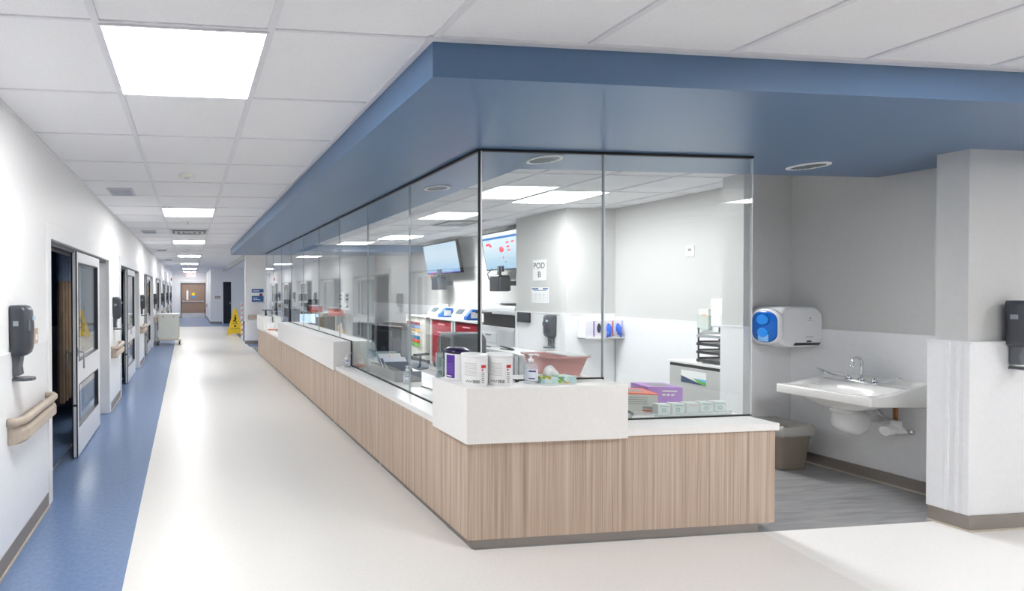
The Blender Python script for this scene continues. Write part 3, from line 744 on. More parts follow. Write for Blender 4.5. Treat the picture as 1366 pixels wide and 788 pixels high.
# ------------------------------------------------------------------ things on the corner ledge
def canister(x, y, z, label, lid, lidm, label_fn, rz=0, h=.195, r=.079):
    t = thing('wipes_canister', label, 'wipes tub', (x, y, z), rz, None)
    obj('tub', MB().lathe([(r * .93, 0), (r * .97, .006), (r * .97, h * .9), (r * .93, h * .93), (r * .9, h * .94)]), WPLAS, t)
    obj('lid', MB().lathe([(r * .98, h * .90), (r, h * .905), (r, h * .98), (r * .93, h), (r * .5, h * 1.01), (r * .48, h * 1.03), (r * .2, h * 1.035)] if not lid else
        [(r * .98, h * .90), (r * 1.04, h * .92), (r * 1.06, h * .99), (r * .95, h * 1.03), (r * .7, h * 1.09), (r * .3, h * 1.10)]), lidm, t)
    label_fn(t, r * .97, h); return t
def band(mb, r, a0, a1, z0, z1, off=.0006, n=10):
    vs = []; a0, a1 = math.radians(a0), math.radians(a1)
    for i in range(n + 1):
        a = a0 + (a1 - a0) * i / n; vs += [((r + off) * math.cos(a), (r + off) * math.sin(a), z0), ((r + off) * math.cos(a), (r + off) * math.sin(a), z1)]
    mb.add(vs, [(2 * i, 2 * i + 2, 2 * i + 3, 2 * i + 1) for i in range(n)], 0, True); return mb
def white_label(t, r, h):
    g = MB()
    for k in range(8): band(g, r, -168, -112, h * (.33 + .055 * k), h * (.345 + .055 * k), .0008)
    obj('small_print', g, mat('pale_print', (196, 192, 190), .6), t)
    g = MB()
    for k in range(7): band(g, r, -128 + 4.2 * k, -126 + 4.2 * k, h * .10, h * .2, .0009, 1)
    for k in range(6): band(g, r, -160 + 5 * k, -157 + 5 * k, h * (.11 + .03 * (k % 2)), h * (.15 + .03 * (k % 2)), .0009, 1)
    obj('barcode', g, INK, t)
    g = MB(); band(g, r, -92, -66, h * .58, h * .68, .0009); band(g, r, -90, -82, h * .50, h * .55, .0009, 2); obj('red_mark', g, RED, t)
    g = MB()
    for k in range(6): band(g, r, -90, -76, h * (.12 + .06 * k), h * (.145 + .06 * k), .0008, 3)
    obj('side_print', g, INKG, t)
def purple_label(t, r, h):
    g = MB(); band(g, r, -178, -130, h * .08, h * .86, .0008); obj('purple_label', g, mat('purple_print', (92, 52, 156), .5), t)
    g = MB(); band(g, r, -174, -146, h * .12, h * .16, .0014); obj('white_strip', g, PAPER, t)
    g = MB()
    for k in range(7): band(g, r, -174, -140, h * (.26 + .05 * k), h * (.27 + .05 * k), .0014)
    obj('small_print', g, mat('lilac_print', (150, 120, 200), .6), t)
canister(1.795, 2.875, 1.0, 'white wipes canister with red mark, left of the two white ones', False, WPLAS, white_label)
canister(1.955, 2.865, 1.0, 'white wipes canister with red mark, right of the two white ones', False, WPLAS, white_label)
canister(1.787, 3.062, 1.0, 'wipes canister with dark purple lid and purple label on the corner ledge', True, mat('dark_purple_plastic', (40, 28, 66), .3), purple_label, h=.195, r=.077)

t = thing('sign_holder', 'clear acrylic stand with black digits behind the purple lidded canister', 'sign holder', (1.702, 3.135, 1.0), .35)
CLR = clear_plastic('clear_acrylic', (214, 234, 232), .35)
obj('plate', MB().box(-.03, -.004, 0, .03, .004, .17), CLR, t); obj('foot', MB().box(-.03, -.012, 0, .03, .012, .006), CLR, t)
obj('grey_insert', MB().box(-.02, -.0055, .07, .02, -.004, .14), mat('grey_green_insert', (150, 172, 170), .5), t)
text('digits', '72', .034, INK, t, (0, -.006, .03), ROT_FRONT)

def pump_bottle(x, y, z, label, s=1.0):
    t = thing('sanitizer_bottle', label, 'bottle', (x, y, z), -.4, None)
    t.scale = (s, s, s)
    obj('bottle', MB().lathe([(.034, 0), (.036, .004), (.036, .095), (.03, .112), (.014, .12), (.013, .128)]), clear_plastic('clear_gel', (232, 238, 246), .28), t)
    obj('pump', MB().lathe([(.015, .12), (.015, .14), (.006, .142), (.006, .158), (.012, .160), (.012, .168)], seg=14).tube([(0, 0, .164), (.03, 0, .166), (.042, 0, .158)], .005, 8), WPLAS, t)
    obj('label', band(MB(), .036, -150, -30, .02, .085), mat('bottle_label', (226, 230, 242), .5), t)
    g = MB(); band(g, .0364, -120, -70, .03, .036, .0008); band(g, .0364, -120, -60, .07, .078, .0008); obj('print', g, mat('navy_print', (60, 64, 120), .6), t)
    return t
pump_bottle(2.168, 2.86, 1.0, 'clear pump bottle of hand gel between white canister and pink basin', 1.12)
pump_bottle(1.80, 5.36, .716, 'clear pump bottle of hand gel beside the long ledge, outside the glass')
pump_bottle(2.03, 4.33, .716, 'small clear pump bottle inside the glass beside the grey document tray')
pump_bottle(2.1, 9.8, .716, 'clear pump bottle far along the counter beyond the long ledge', 1.2)

# tissue pack
t = thing('tissue_pack', 'small leaf patterned tissue box with a white tissue pulled out', 'tissue box', (2.345, 2.885, 1.0), math.radians(-5))
def tissue_mat():
    m = bpy.data.materials.new('leaf_print'); m.use_nodes = True; nt = m.node_tree; b = nt.nodes['Principled BSDF']
    tc = nt.nodes.new('ShaderNodeTexCoord'); v = nt.nodes.new('ShaderNodeTexVoronoi'); v.inputs['Scale'].default_value = 38
    nt.links.new(tc.outputs['Object'], v.inputs['Vector']); r = nt.nodes.new('ShaderNodeValToRGB'); r.color_ramp.interpolation = 'CONSTANT'
    e = r.color_ramp.elements; e[0].color = lin(182, 214, 214); e[1].position = .34; e[1].color = lin(168, 186, 60)
    for p, c in ((.5, (188, 220, 220)), (.62, (120, 170, 130)), (.72, (200, 214, 90)), (.84, (232, 150, 70)), (.9, (206, 226, 222))):
        x = e.new(p); x.color = lin(*c)
    s = nt.nodes.new('ShaderNodeSeparateColor'); nt.links.new(v.outputs['Color'], s.inputs[0]); nt.links.new(s.outputs[0], r.inputs[0]); nt.links.new(r.outputs[0], b.inputs['Base Color']); return m
obj('box', MB().box(-.115, -.05, 0, .115, .05, .042), tissue_mat(), t, .002)
mb = MB(); loops = []
for z, w, d in ((.04, .055, .012), (.055, .05, .02), (.075, .036, .026), (.095, .02, .016), (.103, .006, .004)):
    loops.append([(-.02 + (w + .006 * math.sin(3 * a + z * 60)) * math.cos(a), (d + .004 * math.sin(5 * a)) * math.sin(a), z + .006 * math.cos(2 * a)) for a in [2 * PI * q / 18 for q in range(18)]])
obj('tissue', mb.loft(loops), PAPER, t)
# pink basin
t = thing('wash_basin_tub', 'pink plastic wash basin holding papers, behind the front glass on the ledge', 'basin', (2.60, 3.185, 1.0))
def rl(w, h, r, z, cx=0, cy=0): return [(x, y, z) for x, y in rrect(w, h, r, 5, cx, cy)]
mb = MB().loft([rl(.27, .20, .05, 0), rl(.28, .21, .055, .01), rl(.345, .27, .07, .125), rl(.38, .305, .075, .130), rl(.38, .305, .075, .136), rl(.34, .265, .068, .134), rl(.27, .20, .05, .014)])
obj('tub', mb, mat('pink_plastic', (236, 176, 172), .35), t)
obj('folded_sheet', MB().box(-.02, -.15, .137, .16, .06, .146), PAPER, t, .002)

# small white clips on ledge
t = thing('pen', 'short black and white pen lying on the corner ledge beside the canister', 'pen', (2.06, 2.90, 1.004), .2)
obj('barrel', MB().cyl((-.045, 0, .003), (.03, 0, .003), .006, 8), WPLAS, t); obj('cap', MB().cyl((.03, 0, .003), (.06, 0, .003), .0068, 8), BLACK, t)

# ------------------------------------------------------------------ boxes on the right counter (inside the glass)
t = thing('glove_box', 'white glove box with orange edges on the right counter', 'box', (3.255, 3.20, .716), math.radians(-20))
obj('carton', MB().box(-.115, -.045, 0, .115, .16, .128), mat('grey_white_carton', (214, 214, 208), .6), t, .002)
mb = MB().box(-.117, -.047, .120, .117, .162, .130); mb.box(.02, -.048, 0, .117, -.044, .012); obj('orange_trim', mb, mat('orange_red_print', (240, 110, 80), .5), t)
mb = MB()
for k in range(4): mb.box(-.09, -.0465, .05 + k * .015, .05, -.045, .055 + k * .015)
obj('print', mb, INKG, t)
mb = MB().box(.02, -.0466, .02, .08, -.045, .035); mb.box(-.04,.02,.13,.06,.10,.131); obj('dark_print', mb, INKG, t)
t = thing('glove_carton', 'purple and white box of gloves on the right counter', 'box', (3.56, 3.30, .716), math.radians(-12))
PUR = mat('lilac_carton', (190, 140, 216), .5)
obj('carton', MB().box(-.13, -.065, 0, .11, .12, .15), PUR, t, .002)
mb = MB(); mb.box(-.06, -.03, .150, .07, .08, .1512); obj('opening', mb, INKG, t)
mb = MB().box(-.1315, -.06, .012, -.13, .115, .10); mb.box(-.128, -.0665, .0, -.062, -.065, .09); obj('white_side', mb, PAPER, t)
mb = MB()
for k in range(3): mb.box(-.03 + k * .03, -.0666, .085, -.01 + k * .03, -.065, .10)
mb.box(-.03, -.0666, .115, .07, -.065, .125); obj('white_print', mb, PAPER, t)
first = None
TEAL = mat('teal_print', (120, 190, 190), .5)
for k in range(5):
    x, y = 3.30 + .118 * k, 3.045 + .006 * k
    lb = ['small white carton with teal ring at the left end of the five cartons', 'second small white carton from the left in the row on the right counter', 'plain middle carton in the row of five on the right counter', 'fourth small white carton from the left in the row on the right counter', 'small white carton with teal ring at the right end of the five cartons'][k]
    t = thing('small_carton', lb, 'box', (x, y, .716), math.radians(-8), 'five small cartons on the right counter')
    obj('carton', MB().box(-.042, -.02, 0, .042, .03, .078), mat('pale_carton', (232, 238, 236), .5), t, .0015)
    if k != 2:
        g = MB(); n = 20; vs = []
        for r in (.009, .014): vs += [(-.004 + r * math.cos(2 * PI * q / n), -.0208, .036 + r * math.sin(2 * PI * q / n)) for q in range(n)]
        g.add(vs, [(q, (q + 1) % n, n + (q + 1) % n, n + q) for q in range(n)]); g.box(-.03, -.0208, .062, .03, -.0202, .067); obj('ring_print', g, TEAL, t)
    else:
        obj('fine_print', MB().box(-.03, -.0208, .06, .03, -.0202, .064), mat('pink_print', (236, 190, 190), .5), t)
t = thing('clear_tray', 'clear plastic tray carrying the five small cartons', 'tray', (3.27, 3.012, .716))
obj('tray_wall', MB().box(-.07, -.012, 0, .53, -.008, .025), clear_plastic('thin_clear', (220, 236, 234), .2), t)
t = thing('desk_telephone', 'black desk telephone with papers beside the right end of the corner ledge', 'telephone', (3.00, 3.13, .716), .2)
mb = MB().prism([(-.09, 0), (.09, 0), (.09, .055), (-.09, .02)], 'x', -.08, .08); obj('base', mb, BLACK, t, .006)
mb = MB().tube([(-.055, -.08, .05), (-.055, -.05, .075), (-.055, .05, .085), (-.055, .085, .065)], [.022, .015, .015, .022], 10); obj('handset', mb, BLACK, t)
t = thing('blue_binder', 'dark blue upright binder beside the right end of the corner ledge', 'binder', (2.99, 3.33, .716), .1)
obj('cover', MB().box(-.07, -.02, 0, .045, .02, .22), mat('navy_binder', (44, 84, 134), .4), t, .008); obj('spine', MB().box(.03, -.022, .01, .047, .022, .21), mat('navy_dark', (30, 60, 104), .4), t)
t = thing('tape_dispenser', 'pale grey tape dispenser in front of the blue binder', 'tape dispenser', (2.90, 3.00, .716), .0)
mb = MB().prism([(-.06, 0), (.11, 0), (.10, .03), (.05, .035), (.03, .08), (.0, .09), (-.05, .05)], 'y', -.018, .018); obj('body', mb, LGREY, t, .006)
obj('roll', MB().cyl((.01, -.02, .055), (.01, .02, .055), .022, 16), CLR, t)

# ------------------------------------------------------------------ station: filing cabinet side (right wall)
t = thing('filing_cabinet', 'low light grey cabinet with a green and blue sticker against the right wall', 'cabinet', (5.20, 4.17, 0))
obj('body', MB().box(.02, 0, 0, .45, .55, .79), LGREY, t, .003)
obj('top', MB().box(-.01, -.01, .81, .45, .56, .835), WPLAS, t, .003)
obj('grip_recess', MB().box(.01, .0, .775, .03, .55, .81), BLACK, t)
dr = obj('door', MB().box(0, .005, .06, .02, .545, .775), mat('cabinet_front', (196, 197, 196), .4), t, .003)
mb = MB().box(-.0015, .17, .615, 0, .42, .745); obj('sticker', mb, PAPER, dr)
mb = MB()
mb.add([(-.003, .42, .615), (-.003, .42, .685), (-.003, .19, .615)], [(0, 1, 2)]); obj('sticker_navy', mb, mat('sticker_navy', (30, 64, 106), .5), dr)
mb = MB().add([(-.0024, .17, .645), (-.0024, .17, .672), (-.0024, .30, .672), (-.0024, .20, .640)], [(0, 1, 2, 3)]); obj('sticker_blue', mb, mat('sticker_sky', (90, 180, 236), .5), dr)
mb = MB().add([(-.0027, .17, .615), (-.0027, .17, .645), (-.0027, .30, .672), (-.0027, .22, .615)], [(0, 1, 2, 3)]); obj('sticker_green', mb, mat('sticker_green', (100, 190, 70), .5), dr)
# letter trays
t = thing('letter_tray_stack', 'stack of black letter trays with papers on top of the low grey cabinet', 'letter trays', (5.28, 4.20, .835))
for k in range(4):
    z = .01 + k * .085
    tr = obj('tray', MB().box(0, 0, z, .26, .29, z + .006).box(0, .284, z, .26, .29, z + .045).box(.254, 0, z, .26, .29, z + .045).box(-.03, -.0, z, 0, .006, z + .045).box(-.02, 0, z, .0, .29, z + .028), BLACK if k != 3 else ALU, t, .001)
    obj('paper', MB().box(-.012, .012, z + .007, .25, .28, z + .026), PAPER, tr)
obj('side_frame', MB().box(.0, .285, 0, .01, .295, .36).box(.245, .285, 0, .255, .295, .36).box(0, 0, 0, .01, .01, .36), BLACK, t)
t = thing('wall_dispenser', 'white paper dispenser on the right station wall above the letter trays', 'dispenser', (5.66, 4.22, 1.20))
mb = MB().box(-.22, 0, 0, 0, .29, .30); obj('housing', mb, WPLAS, t, .02, 3)
mb = MB().loft([[(-.22, y, z) for y, z in rrect(.20, .17, .06, 5, .02 + .06, .085)], [(-.26, y, z) for y, z in rrect(.17, .14, .05, 5, .02 + .06, .085)]]); obj('cover', mb, mat('pale_cover', (228, 230, 234), .25), t)
obj('lettering', MB().box(-.2215, .05, .235, -.22, .10, .243), INKG, t)
t = thing('brochure_holder', 'clear brochure holder with leaflets on the right station wall', 'leaflet holder', (5.645, 4.66, 1.15))
obj('pocket', MB().box(-.04, 0, 0, 0, .12, .16), CLR, t, .002); lf = obj('leaflet', MB().box(-.03, .01, .01, -.006, .11, .23), mat('pale_leaflet', (222, 226, 220), .6), t)
mb = MB().box(-.0315, .03, .14, -.03, .075, .17); mb.box(-.0315, .03, .09, -.03, .08, .105); obj('orange_print', mb, mat('orange_print', (224, 150, 96), .5), lf)
t = thing('thermostat', 'small white wall plate high on the right station wall', 'wall plate', (5.66, 4.90, 2.03))
obj('plate', MB().box(-.012, -.045, -.06, 0, .045, .06), mat('pale_plate', (250, 250, 250), .4), t, .003); obj('display', MB().box(-.0135, -.02, .0, -.012, .02, .03), INKG, t)

# glove box rack on the back wall
t = thing('glove_rack', 'white wall rack holding glove boxes beside the grey column', 'rack', (5.10, 5.850, .955))
obj('back_plate', MB().box(0, -.004, 0, .56, 0, .26), WPLAS, t); obj('shelf', MB().box(0, -.125, 0, .56, 0, .008).box(0, -.127, 0, .56, -.12, .03), WPLAS, t)
mb = MB()
for k in range(5): mb.box(k * .134, -.125, 0, k * .134 + .004, 0, .06)
obj('divider', mb, WPLAS, t)
NITR = mat('blue_nitrile', (44, 104, 216), .5)
glabs = ['white glove box at the left end of the wall rack', 'glove box with dark oval opening in the wall rack', 'glove box with a long blue glove hanging out in the wall rack', 'glove box at the right end of the wall rack with a blue glove bulging']
for k in range(4):
    t = thing('glove_box', glabs[k], 'box', (5.10 + .005 + k * .134, 5.846, .9635), 0, 'glove boxes in the wall rack')
    cb = obj('carton', MB().box(.002, -.115, 0, .129, -.006, .235), mat('lilac_white_carton', (236, 234, 244), .6), t, .002)
    obj('edge_print', MB().box(.110, -.1162, .01, .128, -.115, .225), [mat('violet_print', (130, 100, 190), .5), mat('violet_print', (0, 0, 0)), mat('salmon_print', (236, 120, 100), .5), mat('lilac_print2', (190, 180, 230), .5)][k], t)
    if k:
        el = [(.058 + .028 * math.cos(2 * PI * q / 20), .13 + .062 * math.sin(2 * PI * q / 20)) for q in range(20)]
        obj('opening', MB().prism(el, 'y', -.117, -.115), BLACK if k == 1 else NITR, t)
    if k >= 2:
        g = MB(); z0 = .15
        g.tube([(.058, -.118, .17), (.06, -.135, .13), (.054, -.14, .08), (.058, -.134, .02 if k == 2 else .04)], [.022, .03, .024, .016], 10)
        g.tube([(.06, -.13, .12), (.085 if k == 3 else .03, -.14, .06), (.08 if k == 3 else .02, -.138, .01)], [.014, .012, .01], 8); obj('glove', g, NITR, t)
    if k == 1:
        g = MB(); g.sphere((.058, -.106, .115), .024); obj('glove', g, mat('navy_glove', (30, 50, 110), .5), t)

# items on the column face (turned to -x)
t = thing('handwritten_sign', 'white paper with handwritten letters taped high on the grey column', 'sign', (4.95, 6.355, 1.875))
obj('sheet', MB().box(-.004, -.13, -.15, 0, .13, .15), PAPER, t)
text('top_line', 'POD', .115, INK, t, (-.0055, 0.005, .06), ROT_LEFT, .95, .0005); text('bottom_line', 'B', .115, INK, t, (-.0055, .0, -.065), ROT_LEFT, 1, .0005)
t = thing('printed_notice', 'printed schedule with blue heading below the handwritten paper', 'sign', (4.95, 6.345, 1.52))
obj('sheet', MB().box(-.004, -.165, -.11, 0, .165, .11), PAPER, t)
obj('heading', MB().box(-.0055, .03, .08, -.004, .155, .10).box(-.0055, -.155, .08, -.004, -.06, .10).box(-.0055, -.13, .062, -.004, .13, .07), NB, t)
mb = MB()
for k in range(7): mb.box(-.0055, -.15, -.09 + k * .02, -.004, .15, -.087 + k * .02)
for k in range(5): mb.box(-.0055, -.15 + k * .075, -.09, -.004, -.147 + k * .075, .035)
obj('table_lines', mb, mat('faint_print', (190, 192, 200), .6), t)
t = thing('badge_reader', 'black rectangular keypad screen on the grey column', 'keypad', (4.936, 6.64, 1.19))
obj('housing', MB().box(-.03, -.13, -.075, 0, .13, .075), BLACK, t, .006); obj('screen', MB().box(-.0315, -.095, -.05, -.03, .095, .05), mat('dim_screen', (52, 60, 68), .15), t)

# ------------------------------------------------------------------ wall screens
def wall_screen(name_label, y0, w, content):
    """panel from y0 (near, low y) to y0+w, hung on right wall, leaning down and to the left"""
    t = thing('wall_screen', name_label, 'television', (5.36, y0 + w / 2, 2.275))
    t.rotation_euler = (0, math.radians(-10.5), 0)
    h = .665
    obj('bezel', MB().box(-.02, -w / 2, -h / 2, .045, w / 2, h / 2), BLACK, t, .004)
    e = .016
    def scr():
        m = bpy.data.materials.new('screen_glow'); m.use_nodes = True; nt = m.node_tree; b = nt.nodes['Principled BSDF']; b.inputs['Base Color'].default_value = lin(20, 22, 26); b.inputs['Roughness'].default_value = .25
        tc = nt.nodes.new('ShaderNodeTexCoord'); sp_ = nt.nodes.new('ShaderNodeSeparateXYZ'); nt.links.new(tc.outputs['Generated'], sp_.inputs[0])
        r = nt.nodes.new('ShaderNodeValToRGB'); el = r.color_ramp.elements
        stops = [(.0, (120, 96, 200)), (.03, (120, 96, 200)), (.05, (150, 190, 224)), (.25, (178, 206, 230)), (.6, (206, 224, 238)), (1, (196, 218, 236))] if content == 0 else [(0, (170, 206, 232)), (.3, (196, 222, 240)), (.6, (222, 236, 248)), (.83, (226, 238, 248)), (.84, (60, 130, 206)), (.89, (60, 130, 206)), (.90, (244, 248, 252)), (1, (244, 248, 252))]
        el[0].position, el[0].color = stops[0][0], lin(*stops[0][1]); el[1].position, el[1].color = stops[-1][0], lin(*stops[-1][1])
        for p, c in stops[1:-1]: x = el.new(p); x.color = lin(*c)
        nt.links.new(sp_.outputs['Z'], r.inputs[0]); nt.links.new(r.outputs[0], b.inputs['Emission Color']); b.inputs['Emission Strength'].default_value = .42; return m
    sc_ = obj('display', MB().box(-.0215, -w / 2 + e, -h / 2 + e, -.020, w / 2 - e, h / 2 - e), scr(), t)
    if content:
        RG = mat('screen_red', (236, 70, 84), .5, emit=.3); g = MB()
        for (y, z, a, b) in ((.50, .13, .06, .02), (.44, .10, .03, .02), (-.02, .13, .035, .012), (-.15, .135, .035, .012), (-.28, .14, .035, .012), (-.02, .06, .035, .012), (-.03, .0, .035, .012), (-.42, .08, .035, .014), (.14, -.12, .012, .02), (.1, -.2, .012, .012)):
            g.box(-.0225, y - a, z - b, -.0215, y + a, z + b)
        pl = [(.16 + .055 * math.cos(2 * PI * q / 12) * (1 + .15 * (q % 2)), .02 + .05 * math.sin(2 * PI * q / 12)) for q in range(12)]
        g.prism(pl, 'x', -.0225, -.0215); obj('red_icons', g, RG, sc_)
        g = MB().box(-.0225, .42, .19, -.0215, .56, .2)
        for k in range(5): g.box(-.0225, -.5, -.25 + .03 * k, -.0215, .5, -.248 + .03 * k)
        obj('fine_text', g, mat('screen_grey', (130, 160, 190), .5, emit=.25), sc_)
    else:
        g = MB()
        for k in range(5): g.box(-.0225, -w / 2 + .04, -.28 + .035 * k, -.0215, w / 2 - .05, -.278 + .035 * k)
        obj('fine_text', g, mat('screen_grey', (130, 160, 190), .5, emit=.25), sc_)
    obj('wall_arm', MB().box(.045, -.12, -.10, .28, .12, .06), CHAR, t, .01)
    return t
wall_screen('wall mounted screen with pale blue table, left of the two station screens', 9.10, 1.37, 0)
wall_screen('wall mounted screen with red icons, beside the grey column', 6.93, 1.34, 1)
def junction(loc, label):
    t = thing('camera_box', label, 'device', loc)
    obj('stem', MB().box(-.02, -.03, .14, .02, .03, .30).box(-.02,-.10,.20,.02,-.07,.3), ALUD, t, .003)
    obj('housing', MB().box(-.10, -.13, -.14, .10, .13, .14), CHAR, t, .015)
    obj('side_cap', MB().box(-.09, -.17, -.13, .09, -.13, .10), DGREY, t, .008)
    obj('wall_bracket', MB().box(.1, -.04, -.04, .30, .04, .04), DGREY, t)
    obj('cable', MB().tube([(-.02, .14, .05), (-.03, .25, .08), (-.02, .3, .18), (0, .2, .26)], .008, 6), RED if 'left' in label else BLACK, t)
    return t
junction((5.36, 9.90, 1.74), 'dark grey device box hanging below the left wall screen')
junction((5.36, 7.85, 1.71), 'dark grey device box hanging below the right wall screen')

# ------------------------------------------------------------------ carts along the right wall of the station
BEI = mat('putty_cart', (222, 220, 210), .45)
t = thing('drawer_cart', 'putty coloured supply cart with seven coloured drawer labels', 'cart', (5.0, 9.78, 0))
obj('cabinet', MB().box(.02, 0, .10, .60, .95, 1.0), BEI, t, .01); obj('top', MB().box(0, -.02, 1.0, .62, .97, 1.03), WPLAS, t, .008)
mb = MB().box(0, 0, .1, .02, .04, 1.0); mb.box(0, .91, .1, .02, .95, 1.0); obj('side_rail', mb, LGREY, t)
cc = [(160, 40, 56), (140, 170, 220), (236, 190, 92), (236, 236, 238), (20, 120, 176), (240, 96, 50), (124, 200, 70)]
for k, c in enumerate(cc):
    z = .86 - k * .078
    dr = obj('drawer', MB().box(.004, .05, z - .036, .02, .90, z + .036), BEI, t, .002)
    obj('label_strip', MB().box(.0, .26, z - .033, .004, .88, z + .033), mat('drawer_colour_%d' % k, c, .5), dr)
    obj('pull', MB().box(-.008, .5, z - .01, .0, .62, z + .01), INKG, dr)
for k, (z, h) in enumerate(((.24, .17),)):
    obj('drawer', MB().box(.004, .05, z - .12, .02, .90, z + .07), BEI, t, .002)
for (x, y) in ((.08, .08), (.54, .08), (.08, .87), (.54, .87)): obj('caster', MB().cyl((x, y - .02, .05), (x, y + .02, .05), .05, 14), CHAR, t)
mb = MB().tube([(.1, -.02, .9), (.1, -.12, .88), (.14, -.14, .5), (.2, -.1, .1)], .012, 8); obj('pole', mb, ALU, t)
REDC = mat('dark_red_metal', (158, 36, 52), .35)
def red_cart(y0, w, label):
    t = thing('crash_cart', label, 'cart', (5.0, y0, 0), 0, 'dark red emergency carts')
    obj('cabinet', MB().box(.02, .04, .10, .56, w - .04, .98), REDC, t, .008); obj('top', MB().box(-.02, -.01, 1.0, .60, w + .01, 1.04), WPLAS, t, .008)
    mb = MB()
    for yy in (0, w - .04): mb.box(-.005, yy, .05, .03, yy + .04, 1.0)
    obj('post', mb, mat('pale_green_post', (206, 216, 214), .4), t)
    for k in range(5):
        z0 = .14 + k * .165; dr = obj('drawer', MB().box(.005, .06, z0, .02, w - .06, z0 + .15), REDC, t, .004)
        obj('pull', MB().box(-.003, w * .35, z0 + .10, .005, w * .65, z0 + .12), mat('pink_label', (230, 190, 196), .5), dr)
    for (x, y) in ((.08, .08), (.5, .08), (.08, w - .08), (.5, w - .08)): obj('caster', MB().cyl((x, y - .02, .05), (x, y + .02, .05), .05, 14), CHAR, t)
    return t
red_cart(8.72, .84, 'dark red emergency cart beside the coloured drawer cart')
red_cart(7.86, .80, 'dark red emergency cart nearest the printer')
def defib(loc, label):
    t = thing('patient_monitor', label, 'medical monitor', loc, 0, 'blue and white monitors on the carts')
    mb = MB().prism([(-.02, 0), (.30, 0), (.30, .20), (.10, .22), (-.02, .08)], 'y', -.02, .44); obj('housing', mb, WPLAS, t, .015)
    mb = MB().prism([(-.03, .0), (.28, .0), (.26, .19), (.10, .20), (-.03, .07)], 'y', -.10, -.0); obj('blue_side', mb, mat('monitor_blue', (40, 106, 190), .4), t, .015)
    obj('side_panel', MB().box(.05, -.108, .04, .20, -.098, .15), LGREY, t, .004)
    mb = MB().add([(-.005, .10, .098), (-.005, .34, .098), (.075, .34, .190), (.075, .10, .190)], [(0, 1, 2, 3)]); mb.v = [(v[0] - .006, v[1], v[2] + .006) for v in mb.v]; obj('screen', mb, mat('monitor_screen', (96, 110, 116), .3), t)
    obj('handle', MB().tube([(.2, .02, .21), (.2, .04, .25), (.2, .36, .25), (.2, .38, .21)], .014, 8), WPLAS, t); return t
defib((5.04, 9.30, 1.0405), 'blue and white medical monitor on the left of the white cart tops')
defib((5.04, 8.36, 1.0405), 'blue and white medical monitor on the right of the white cart tops')

# printer
t = thing('office_printer', 'large pale grey multifunction printer with dark scanner beside the grey column', 'printer', (4.98, 6.92, 0))
PG = mat('printer_grey', (216, 218, 222), .35)
obj('body', MB().box(0, 0, .05, .60, .86, 1.0), PG, t, .015); obj('plinth', MB().box(.03, .03, 0, .57, .83, .05), CHAR, t)
obj('output_bay', MB().box(.02, .03, 1.0, .58, .83, 1.20), BLACK, t, .01)
obj('scanner', MB().box(-.01, .0, 1.20, .58, .86, 1.27), PG, t, .012)
obj('document_feeder', MB().prism([(.03, 1.27), (.55, 1.27), (.52, 1.35), (.2, 1.37), (.05, 1.33)], 'y', .05, .80), PG, t, .01)
obj('paper_input', MB().box(.1, .2, 1.36, .4, .5, 1.38), CHAR, t, .004)
for z in (.32, .52, .72):
    dr = obj('paper_drawer', MB().box(-.008, .44, z, .0, .84, z + .17), PG, t, .004); obj('grip', MB().box(-.012, .58, z + .12, -.008, .72, z + .14), DGREY, dr)
obj('side_door', MB().box(-.006, .02, .3, .0, .42, .95), mat('printer_grey_b', (204, 206, 211), .35), t, .004)
obj('control_panel', MB().box(-.12, .55, 1.20, .0, .84, 1.23), CHAR, t, .006)
t = thing('desk_shelf', 'narrow grey counter with stapler in front of the printer', 'table', (4.38, 6.0, 0))
obj('top', MB().box(0, 0, .70, .5, .8, .73), LGREY, t, .004)
for x in (.03, .44):
    for y in (.03, .74): obj('leg', MB().box(x, y, 0, x + .03, y + .03, .70), ALU, t)
t = thing('stapler', 'black stapler on the narrow grey counter', 'stapler', (4.56, 6.5, .73), .3)
obj('base', MB().box(-.03, -.1, 0, .03, .1, .012), BLACK, t, .003); obj('arm', MB().prism([(-.1, .012), (.1, .03), (.1, .05), (-.09, .03)], 'x', -.02, .02), CHAR, t, .004)

